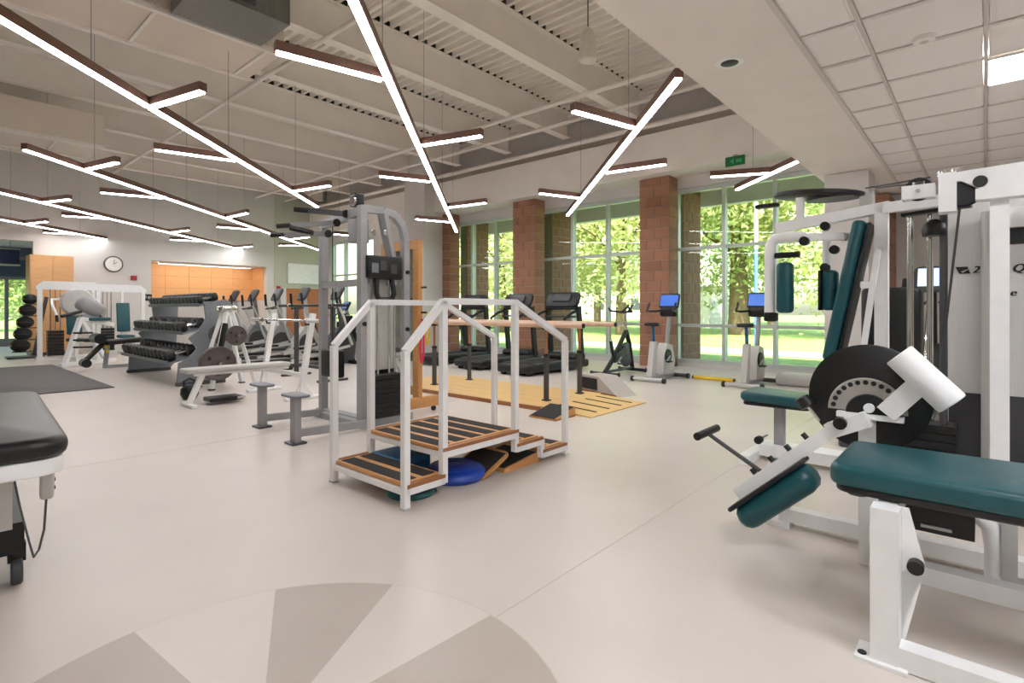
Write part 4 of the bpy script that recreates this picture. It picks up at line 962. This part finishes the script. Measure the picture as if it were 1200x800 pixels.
# spin bike
r = uvthing('spin_bike', 'black spin bike with open frame beside the right brick column', 'exercise bike', 8.85, 5.12, 0)
for x in (-.5, .5):
    MB().tube((x, -.27, .04), (x, .27, .04), .03, n=10).build('stabiliser', BLACK, r)
    for s_ in (-1, 1): MB().disc((x, s_*.28, .04), (0, 1, 0), .04, .03, 12).build('foot', RUBBER, r)
MB().path([(-.5, 0, .06), (-.2, 0, .30), (.25, 0, .78)], .042, 10).build('frame_tube', BLACK, r); MB().path([(.5, 0, .06), (.38, 0, .55), (.25, 0, .80)], .042, 10).build('frame_tube', BLACK, r)
MB().path([(-.2, 0, .30), (-.30, 0, .62)], .03, 10).build('frame_tube', BLACK, r); MB().path([(-.48, 0, .07), (.48, 0, .07)], .025, 8).build('frame_tube', BLACK, r)
MB().lathe([(.05, -.02), (.22, -.02), (.235, -.01), (.235, .01), (.22, .02), (.05, .02)], (.26, 0, .34), (0, 1, 0), 32).build('flywheel', DGREY, r)
MB().prism([(-.25, .22), (.18, .30), (.12, .50), (-.2, .38)], (0, -.05, 0), (1, 0, 0), (0, 0, 1), .04).build('chain_guard', BLACK, r)
for s_ in (-1, 1): MB().beam((-.1, s_*.1, .32), (-.1+s_*.12, s_*.1, .22), .02, .025).build('crank', GREYM, r, 0); MB().rbox((-.1+s_*.12, s_*.15, .21), (.1, .08, .02), .02, .006).build('pedal', BLACK, r)
MB().tube((-.30, 0, .60), (-.33, 0, .92), .02).build('seat_post', CHROME, r); MB().tube((.25, 0, .78), (.22, 0, 1.14), .022).build('stem', CHROME, r)
m = MB(); m.rbox((-.38, 0, .95), (.15, .17, .05), .06, .02); m.rbox((-.26, 0, .95), (.16, .07, .04), .03, .018); m.build('saddle', BLACK, r)
for s_ in (-1, 1): MB().path([(.2, 0, 1.14), (.2, s_*.16, 1.15), (.05, s_*.22, 1.17), (-.02, s_*.21, 1.23)], .02, 8).path([(.2, s_*.06, 1.14), (.36, s_*.05, 1.22), (.42, s_*.04, 1.27)], .02, 8).build('handlebar', BLACK, r)
# black bench leaning pad under the right window
r = uvthing('floor_cushion', 'grey cushion on the floor by the right window behind the teal seat', 'cushion', 9.35, 2.15, 0)
MB().rbox((0, 0, .09), (.5, .7, .18), .1, .06).build('cover', LGREY, r); MB().tube((-.2, -.35, .09), (.2, -.35, .09), .008, n=6).build('seam', GREYM, r)

# ------------------------------------------------------------------ ellipticals
def make_elliptical(label, u, v, body=GREYM, arm=LGREY, screen=None, rz=0, big=1.0):
    r = uvthing('elliptical', label, 'elliptical trainer', u, v, 0, 'cardio machines', rz)
    MB().beam((-.8, 0, .05), (.75, 0, .05), .10, .07).build('base_beam', DGREY, r, 0)
    for x in (-.8, .7): MB().rbox((x, 0, .035), (.12, .60, .07), .03, .02).build('foot', BLACK, r)
    MB().prism([(.15, .08), (.75, .08), (.80, .45), (.62, .78), (.38, .80), (.16, .50)], (0, 0, 0), (1, 0, 0), (0, 0, 1), .22).build('flywheel_housing', body, r)
    MB().disc((.46, -.125, .42), (0, 1, 0), .22, .03, 28).build('side_disc', DGREY, r)
    MB().beam((.52, 0, .75), (.42, 0, 1.45), .07, .09).build('mast', body, r, 0)
    m = MB(); m.m = Matrix.Translation((.40, 0, 1.55)) @ Matrix.Rotation(math.radians(-62), 4, 'Y'); m.rbox((0, 0, 0), (.34, .38, .06), .08, .02); cs = m.build('console', DGREY, r)
    m = MB(); m.m = Matrix.Translation((.40, 0, 1.55)) @ Matrix.Rotation(math.radians(-62), 4, 'Y'); m.bx(-.11, .13, -.14, .14, .031, .035); m.build('screen', screen or BLACK, cs, 0)
    for s_ in (-1, 1):
        MB().path([(.52, s_*.26, .62), (.40, s_*.28, 1.0), (.26, s_*.28, 1.30), (.22, s_*.24, 1.52)], .024, 8).build('moving_arm', arm, r)
        MB().path([(.25, s_*.275, 1.28), (.215, s_*.24, 1.56)], .03, 8).build('grip', BLACK, r)
        MB().beam((.52, s_*.26, .62), (.46-s_*.18, s_*.2, .42), .04, .05).build('link', arm, r, 0)
        MB().beam((.40-s_*.18, s_*.2, .40), (-.72, s_*.17, .22+.06*s_), .05, .05).build('pedal_arm', arm, r, 0)
        MB().rbox((-.30, s_*.18, .35+.03*s_), (.38, .15, .045), .05, .015).build('pedal', BLACK, r)
        MB().path([(.45, s_*.06, 1.28), (.30, s_*.16, 1.22), (.18, s_*.14, 1.20)], .018, 8).build('fixed_handle', DGREY, r)
    return r
make_elliptical('grey elliptical trainer furthest left of the cardio row, in front of the wood alcove', 5.6, 15.3)
make_elliptical('grey elliptical trainer in the cardio row, second from the left', 5.6, 14.1, SLATE)
make_elliptical('grey elliptical trainer in the middle of the cardio row', 5.7, 13.0)
make_elliptical('grey elliptical trainer with tall console right of the middle of the cardio row', 5.75, 11.8, LGREY)
make_elliptical('dark elliptical trainer in the cardio row, nearest the cable machine', 5.9, 10.6, DGREY)
make_elliptical('black elliptical trainer with a lit monitor behind the multi gym', 7.6, .46, BLACK, GREYM, SCREENW)
r = uvthing('stair_climber', 'tall black stair climber behind the pectoral machine', 'stair climber', 5.95, .66, 0)
MB().rbox((.25, 0, .72), (.36, .46, 1.36), .06, .04).build('housing', BLACK, r); MB().rbox((0, 0, .04), (1.1, .62, .08), .05, .02).build('base', DGREY, r)
for k in range(4): MB().rbox((-.40+.15*k, 0, .14+.15*k), (.16, .42, .04), .02, .01).build('step', RUBBER, r)
for s_ in (-1, 1): MB().path([(.2, s_*.28, 1.3), (-.1, s_*.30, 1.22), (-.42, s_*.30, .85), (-.45, s_*.30, .08)], .02, 8).build('handrail', CHROME, r); MB().prism([(-.45, .08), (.1, .08), (.1, .66)], (0, s_*.255, 0), (1, 0, 0), (0, 0, 1), .02).build('side_panel', DGREY, r, 0)
def recumbent(label, u, v):
    r = uvthing('recumbent_bike', label, 'recumbent bike', u, v, 0, 'cardio machines')
    MB().beam((-.75, 0, .08), (.7, 0, .08), .12, .08).build('base_beam', GREYM, r, 0)
    for x in (-.72, .66): MB().rbox((x, 0, .03), (.10, .55, .06), .03, .02).build('foot', BLACK, r)
    MB().rbox((.45, 0, .33), (.45, .20, .46), .1, .05).build('drive_housing', SLATE, r)
    m = MB(); m.rbox((-.42, 0, .48), (.42, .42, .09), .08, .03); m.build('seat', BLACK, r)
    m = MB(); m.m = Matrix.Translation((-.66, 0, .78)) @ Matrix.Rotation(math.radians(-14), 4, 'Y'); m.rbox((0, 0, 0), (.08, .40, .56), .035, .03); m.build('backrest', BLACK, r)
    MB().bx(-.50, -.34, -.07, .07, .12, .44).build('seat_post', GREYM, r, 0)
    MB().beam((.5, 0, .54), (.34, 0, 1.18), .06, .07).build('mast', GREYM, r, 0)
    m = MB(); m.m = Matrix.Translation((.32, 0, 1.28)) @ Matrix.Rotation(math.radians(-60), 4, 'Y'); m.rbox((0, 0, 0), (.26, .32, .05), .04, .015); cs = m.build('console', BLACK, r)
    m = MB(); m.m = Matrix.Translation((.32, 0, 1.28)) @ Matrix.Rotation(math.radians(-60), 4, 'Y'); m.bx(-.08, .10, -.12, .12, .026, .03); m.build('screen', SCREEN, cs, 0)
    for s_ in (-1, 1): MB().path([(.40, s_*.04, 1.05), (.22, s_*.22, 1.08), (.08, s_*.22, 1.0)], .018, 8).build('handlebar', BLACK, r); MB().path([(-.4, s_*.1, .46), (-.36, s_*.3, .5), (-.2, s_*.3, .66)], .018, 8).build('side_handle', BLACK, r); MB().rbox((.42+s_*.12, s_*.17, .36), (.1, .1, .03), .02, .01).build('pedal', BLACK, r)
    return r
recumbent('black recumbent bike with a small blue screen behind the bench press', 7.6, 12.9)
recumbent('black recumbent bike with a small blue screen behind the cable machine', 7.7, 11.3)

# ------------------------------------------------------------------ bench press, plate tree, barbells
BV = 7.35
r = uvthing('bench_press', 'white framed flat bench press with a pale grey pad', 'weight bench', 2.95, BV, 0)
MB().rbox((-.02, 0, .44), (1.30, .28, .06), .04, .02).build('bench_pad', LGREY, r)
MB().beam((-.55, 0, .395), (.65, 0, .395), .06, .05).build('spine', WHITE, r, 0)
MB().beam((-.45, 0, .38), (-.60, 0, .03), .06, .06).build('front_leg', WHITE, r, 0); MB().rbox((-.60, 0, .02), (.07, .42, .04), .02, .01).build('foot', WHITE, r)
for y in (-.53, .62):
    MB().beam((.56, y, .02), (.74, y, 1.14), .065, .065).build('upright', WHITE, r, 0)
    MB().rbox((.60, y, .02), (.5, .09, .04), .02, .01).build('foot', WHITE, r)
    MB().prism([(.4, .03), (.75, .03), (.60, .22)], (0, y, 0), (1, 0, 0), (0, 0, 1), .02).build('gusset', WHITE, r, 0)
    MB().path([(.70, y, 1.0), (.64, y, .99), (.62, y, 1.05)], .014, 8).build('bar_hook', BLACK, r)
MB().beam((.60, -.53, .32), (.60, .62, .32), .05, .05).build('cross_bar', WHITE, r, 0)
MB().rbox((-.2, 0, .06), (.4, .26, .05), .02, .01).build('storage_tray', BLACK, r)
MB().bx(-.08, .02, -.135, -.13, .05, .08).build('label_strip', LGREY, r, 0)
def barbell(label, u, v, z, half=1.02, dark=False):
    o = uvthing('barbell', label, 'barbell', u, v, z)
    MB().tube((0, -half*.65, 0), (0, half*.65, 0), .015 if not dark else .022, n=12).build('shaft', CHROME if not dark else BLACK, o)
    for s_ in (-1, 1): MB().tube((0, s_*half*.65, 0), (0, s_*half, 0), .026, n=14).build('sleeve', STEEL if not dark else BLACK, o); MB().disc((0, s_*half*.66, 0), (0, 1, 0), .036, .03, 16).build('collar', CHROME, o)
    return o
barbell('chrome barbell resting on the white bench press uprights', 3.56, BV+.05, 1.045)
r = uvthing('barbell_rack', 'dark barbell stand behind the bench press', 'rack', 4.75, 8.75, 0)
for y in (-.62, .62):
    MB().bx(-.03, .03, y-.03, y+.03, 0, 1.25).build('upright', DGREY, r, 0); MB().rbox((0, y, .02), (.55, .08, .04), .02, .01).build('foot', DGREY, r)
    MB().path([(-.03, y, 1.22), (-.08, y, 1.21), (-.09, y, 1.28)], .014, 8).build('bar_hook', BLACK, r)
MB().beam((0, -.62, .2), (0, .62, .2), .05, .05).build('cross_bar', DGREY, r, 0)
barbell('black barbell lying high on the dark stand', 4.69, 8.75, 1.262, 1.15, True)
def plate(name, label, p, ax, rad, t, m):
    o = thing(name, label, 'weight plate', p, BR)
    MB().lathe([(.026, -t/2), (rad*.28, -t/2), (rad*.32, -t*.32), (rad*.84, -t*.32), (rad*.88, -t/2), (rad*.98, -t/2), (rad, -t*.4), (rad, t*.4), (rad*.98, t/2), (.026, t/2)], (0, 0, 0), ax, 36).build('disc', m, o)
    MB().disc((0, 0, 0), ax, rad*.16, t*1.08, 20).build('hub', DGREY, o)
    for k in range(3):
        q = k*2.094+.5; c = Vector((math.cos(q)*rad*.6, 0, math.sin(q)*rad*.6)); MB().disc(c, ax, rad*.12, t*.7, 14).build('grip_hole', BLACK, o)
    return o
# plate tree (A-frame)
TRU, TRV = 3.36, 8.83
r = uvthing('plate_tree', 'white A-frame plate tree with a chrome top', 'plate rack', TRU, TRV, 0)
for (x, y) in ((-.32, -.26), (.32, -.26), (-.32, .26), (.32, .26)): MB().beam((x, y, .02), (x*.12, y*.3, 1.16), .05, .05).build('leg', WHITE, r, 0); MB().rbox((x, y, .01), (.09, .09, .02), .02, .006).build('foot', DGREY, r)
MB().rbox((0, 0, 1.2), (.26, .22, .10), .04, .03).build('top_cap', CHROME, r)
MB().beam((-.22, -.22, .38), (-.08, -.14, .98), .05, .06).build('dark_strut', BLACK, r, 0)
for z, xx in ((.40, -.26), (.80, 0)): MB().tube((xx, -.45, z), (xx, .45, z), .024, n=12).build('plate_peg', CHROME, r); MB().beam((xx-.06, 0, z), (.2, 0, z), .05, .05).build('cross_bar', WHITE, r, 0)
for i, (y, rad, lab) in enumerate(((-.36, .25, 'large grey iron plate on the near side of the plate tree'), (-.31, .25, 'large grey iron plate behind the nearest plate of the tree'))):
    plate('weight_plate', lab, B(TRU-.26, TRV+y, .40), (0, 1, 0), rad, .042, IRON)
for i, (y, lab) in enumerate(((-.34, 'smaller grey plate on the upper peg of the plate tree, near side'), (.34, 'smaller grey plate on the upper peg of the plate tree, far side'))): plate('weight_plate', lab, B(TRU, TRV+y, .80), (0, 1, 0), .15, .035, IRON)
r = uvthing('kettlebell', 'black kettlebell on the floor under the flat bench', 'kettlebell', 2.55, 7.95, 0)
MB().lathe([(.05, 0), (.08, .01), (.11, .07), (.105, .14), (.06, .19), (.02, .2)], n=24).build('bell', BLACK, r); MB().path([(-.06, 0, .16), (-.07, 0, .24), (0, 0, .28), (.07, 0, .24), (.06, 0, .16)], .016, 8).build('handle', BLACK, r)

# ------------------------------------------------------------------ dumbbell rack with dumbbells
DU, DV = 3.2, 10.75; LEN = 2.7
r = uvthing('dumbbell_rack', 'slate grey three tier dumbbell rack', 'dumbbell rack', DU, DV, 0)
side = [(-.36, .06), (.34, .06), (.42, .16), (.47, 1.26), (.34, 1.36), (.02, 1.30), (.05, 1.05), (-.06, .86), (-.20, .74), (-.08, .58), (-.22, .42), (-.34, .36)]
for y in (-LEN/2, LEN/2):
    MB().prism(side, (0, y, 0), (1, 0, 0), (0, 0, 1), .05).build('end_panel', SLATE, r, 0)
    MB().rbox((-.02, y, .03), (.72, .10, .06), .02, .015).build('foot', DGREY, r)
tiers = [(-.26, .46, .42), (-.10, .90, .34), (.12, 1.34, .30)]
for x, z, w in tiers:
    m = MB(); m.m = Matrix.Translation((x, 0, z-.05)) @ Matrix.Rotation(math.radians(-14), 4, 'Y')
    m.bx(-w/2, w/2, -LEN/2+.03, LEN/2-.03, -.012, .012); m.bx(-w/2-.012, -w/2, -LEN/2+.03, LEN/2-.03, -.012, .04); m.build('shelf', SLATE, r, 0)
MB().bx(.20, .25, -LEN/2, LEN/2, .3, .4).build('back_rail', SLATE, r, 0)
proto = {}
def dumbbell(label, p, s_):
    if s_ not in proto:
        o = thing('dumbbell', label, 'dumbbell', p, BR, 'dumbbells on the rack')
        o.rotation_euler = (0, math.radians(-14), BR)
        MB().tube((-.07*s_, 0, 0), (.07*s_, 0, 0), .016, n=8).build('handle', CHROME, o)
        for q in (-1, 1): MB().lathe([(.02, -.035*s_), (.052*s_, -.035*s_), (.058*s_, -.025*s_), (.058*s_, .025*s_), (.052*s_, .035*s_), (.02, .035*s_)], (q*.095*s_, 0, 0), (1, 0, 0), 10).build('head', BLACK, o)
        proto[s_] = o; return o
    c = copy_tree(proto[s_]); c['label'] = label; c.location = p; return c
names = ('bottom', 'middle', 'top'); ords = ('first', 'second', 'third', 'fourth', 'fifth', 'sixth', 'seventh', 'eighth', 'ninth', 'tenth', 'eleventh', 'twelfth', 'thirteenth', 'fourteenth', 'fifteenth', 'sixteenth', 'seventeenth')
for t, (x, z, w) in enumerate(tiers):
    s_ = (1.55, 1.4, 1.2)[t]; n_ = (13, 14, 15)[t]
    for k in range(n_):
        y = -LEN/2+.14 + (LEN-.28)*k/(n_-1)
        dumbbell('black dumbbell on the %s shelf of the rack, %s from its near end' % (names[t], ords[k]), B(DU+x-.01, DV+y, z-.036+.058*s_), s_)

# ------------------------------------------------------------------ far left: medicine ball rack, white weight machines, adjustable bench
r = uvthing('medicine_ball_rack', 'dark slanted rack holding medicine balls by the entrance', 'ball rack', 1.88, 17.6, 0)
MB().beam((.30, 0, .03), (.55, 0, 1.5), .07, .07).build('post', DGREY, r, 0); MB().rbox((.15, 0, .03), (.7, .5, .05), .03, .015).build('base', DGREY, r)
cols = []
for k in range(5):
    z = .22+.29*k; x = .28+.045*k; ring = [( x-.22+.15*math.cos(a*math.pi/8), .15*math.sin(a*math.pi/8), z-.06) for a in range(16)]
    MB().path(ring, .012, 6, closed=True).build('cradle_ring', DGREY, r); MB().tube((x-.08, 0, z-.06), (x+.04, 0, z-.06), .015, n=6).build('cradle_arm', DGREY, r)
    rad = (.19, .18, .17, .17, .15)[k]
    o = uvthing('medicine_ball', 'black medicine ball on the slanted rack, %s from the floor' % ords[k], 'medicine ball', 1.88+x-.22, 17.6, z-.05+rad*.75, 'medicine balls')
    MB().ell((0, 0, 0), (rad, rad, rad*.85), 20, 12).build('ball', RUBBER, o); MB().path([(rad*1.0*math.cos(a*math.pi/10), rad*1.0*math.sin(a*math.pi/10), 0) for a in range(20)], .006, 5, closed=True).build('seam', DGREY, o); MB().disc((-rad*.92, -rad*.3, 0), (-1, -.3, 0), .03, .012, 10).build('badge', YELLOW, o)
def white_machine(label, u, v, rz, arms=True):
    r = uvthing('weight_machine', label, 'exercise machine', u, v, 0, 'white weight machines at the far left', rz)
    for x, y in ((-.55, 0), (.55, 0)):
        MB().bx(x-.045, x+.045, y-.045, y+.045, 0, 1.72).build('post', WHITE, r, 0)
    MB().prism([(-.62, 1.66), (.62, 1.66), (.62, 1.74), (.48, 1.86), (-.48, 1.86), (-.62, 1.74)], (0, 0, 0), (1, 0, 0), (0, 0, 1), .10).build('top_beam', WHITE, r, 0)
    MB().bx(-.62, .62, -.05, .05, 0, .08).build('base_rail', WHITE, r, 0); MB().bx(-.05, .05, -1.0, .05, .0, .08).build('base_rail', WHITE, r, 0)
    for k in range(8): MB().bx(-.42, -.12, -.09, .09, .10+k*.075, .165+k*.075).build('weight_plate', BLACK, r, 0)
    for x in (-.36, -.18): MB().tube((x, 0, .1), (x, 0, 1.66), .014, n=8).build('guide_rod', CHROME, r)
    MB().beam((.05, -.45, .08), (.05, -.45, .42), .07, .07).build('seat_post', WHITE, r, 0)
    MB().rbox((.05, -.45, .47), (.34, .42, .08), .05, .03).build('seat', TEAL, r)
    m = MB(); m.m = Matrix.Translation((.05, -.20, .98)) @ Matrix.Rotation(math.radians(-8), 4, 'X'); m.rbox((0, 0, 0), (.30, .08, .78), .03, .03); m.build('back_pad', TEAL, r)
    MB().beam((.05, -.14, .1), (.05, -.06, 1.66), .06, .06).build('back_post', WHITE, r, 0)
    if arms:
        for s_ in (-1, 1):
            MB().path([(.05+s_*.1, -.1, 1.45), (.05+s_*.42, -.2, 1.42), (.05+s_*.45, -.5, 1.30), (.05+s_*.40, -.72, 1.05)], .03, 8).build('press_arm', WHITE, r); MB().tube((.05+s_*.40, -.72, 1.05), (.05+s_*.40, -.80, .92), .03, n=8).build('grip', BLACK, r)
        MB().disc((.40, -.3, 1.15), (0, 1, 0), .26, .06, 28).build('cam_disc', GREYM, r); MB().lathe([(.02, -.1), (.3, -.06), (.34, .04), (.05, .1)], (.1, -.30, 1.36), (0, 1, 0), 20).build('arm_hub', LGREY, r)
    MB().tube((-.27, 0, 1.66), (-.27, 0, .7), .006, n=5).build('cable', BLACK, r)
    return r
white_machine('white weight machine with teal pads and a black stack, beside the ball rack', 2.72, 16.6, 0)
white_machine('white weight machine with teal pads behind the dumbbell rack', 3.95, 17.7, 0, False)
r = uvthing('leg_press', 'white leg machine with a slanted frame and black pads beside the floor mat', 'exercise machine', 2.75, 14.6, 0)
MB().beam((-.6, -.5, .05), (.5, .3, .05), .09, .08).build('base_rail', WHITE, r, 0); MB().beam((-.5, -.4, .08), (-.2, -.1, 1.0), .08, .08).build('frame_post', WHITE, r, 0); MB().beam((.3, .2, .08), (-.2, -.1, 1.0), .08, .08).build('frame_brace', WHITE, r, 0)
MB().beam((-.2, -.1, 1.0), (.45, .25, .85), .08, .08).build('top_rail', WHITE, r, 0)
m = MB(); m.m = Matrix.Translation((0, .1, 1.25)) @ Matrix.Rotation(math.radians(30), 4, 'Y'); m.rbox((0, 0, 0), (.5, .42, .30), .15, .1); m.build('shroud', GREYM, r)
MB().rbox((.1, .2, .52), (.42, .36, .08), .05, .03).build('seat', BLACKV, r); MB().rbox((.15, .05, .98), (.4, .3, .07), .05, .03).build('pad', TEAL, r); MB().beam((.1, .2, .08), (.1, .2, .5), .07, .07).build('seat_post', WHITE, r, 0)
for z in (.4, .55, .7): MB().tube((-.35, -.3, z), (-.05, -.45, z), .02, n=8).build('peg', BLACK, r)
MB().tube((-.2, -.2, 1.15), (-.55, -.35, 1.05), .035, n=10).build('handle', BLACK, r)
r = uvthing('adjustable_bench', 'black adjustable bench with roller pads and a yellow pin, beside the dumbbell rack', 'weight bench', 2.72, 13.2, 0)
MB().beam((-.36, -.2, .2), (.05, .1, .58), .06, .07).build('roller_arm', BLACK, r, 0); MB().tube((-.36, -.34, .16), (-.36, -.06, .16), .08, n=18).build('roller_pad', BLACKV, r); MB().tube((-.12, -.2, .62), (-.12, .25, .62), .10, n=18).build('roller_pad', BLACKV, r)
m = MB(); m.m = Matrix.Translation((.45, .0, .56)) @ Matrix.Rotation(math.radians(-4), 4, 'Y'); m.rbox((0, 0, 0), (.95, .32, .10), .06, .04); m.build('bench_pad', BLACKV, r)
MB().beam((.05, .05, .5), (0, .05, .02), .07, .07).build('leg', GREYM, r, 0); MB().beam((.75, 0, .5), (.85, 0, .02), .07, .07).build('leg', GREYM, r, 0); MB().beam((0, .02, .05), (.85, 0, .05), .06, .06).build('base_rail', GREYM, r, 0)
MB().disc((.0, -.05, .46), (0, 1, 0), .035, .05, 14).build('pin', YELLOW, r); MB().disc((.02, -.05, .36), (0, 1, 0), .03, .05, 14).build('pin', YELLOW, r)
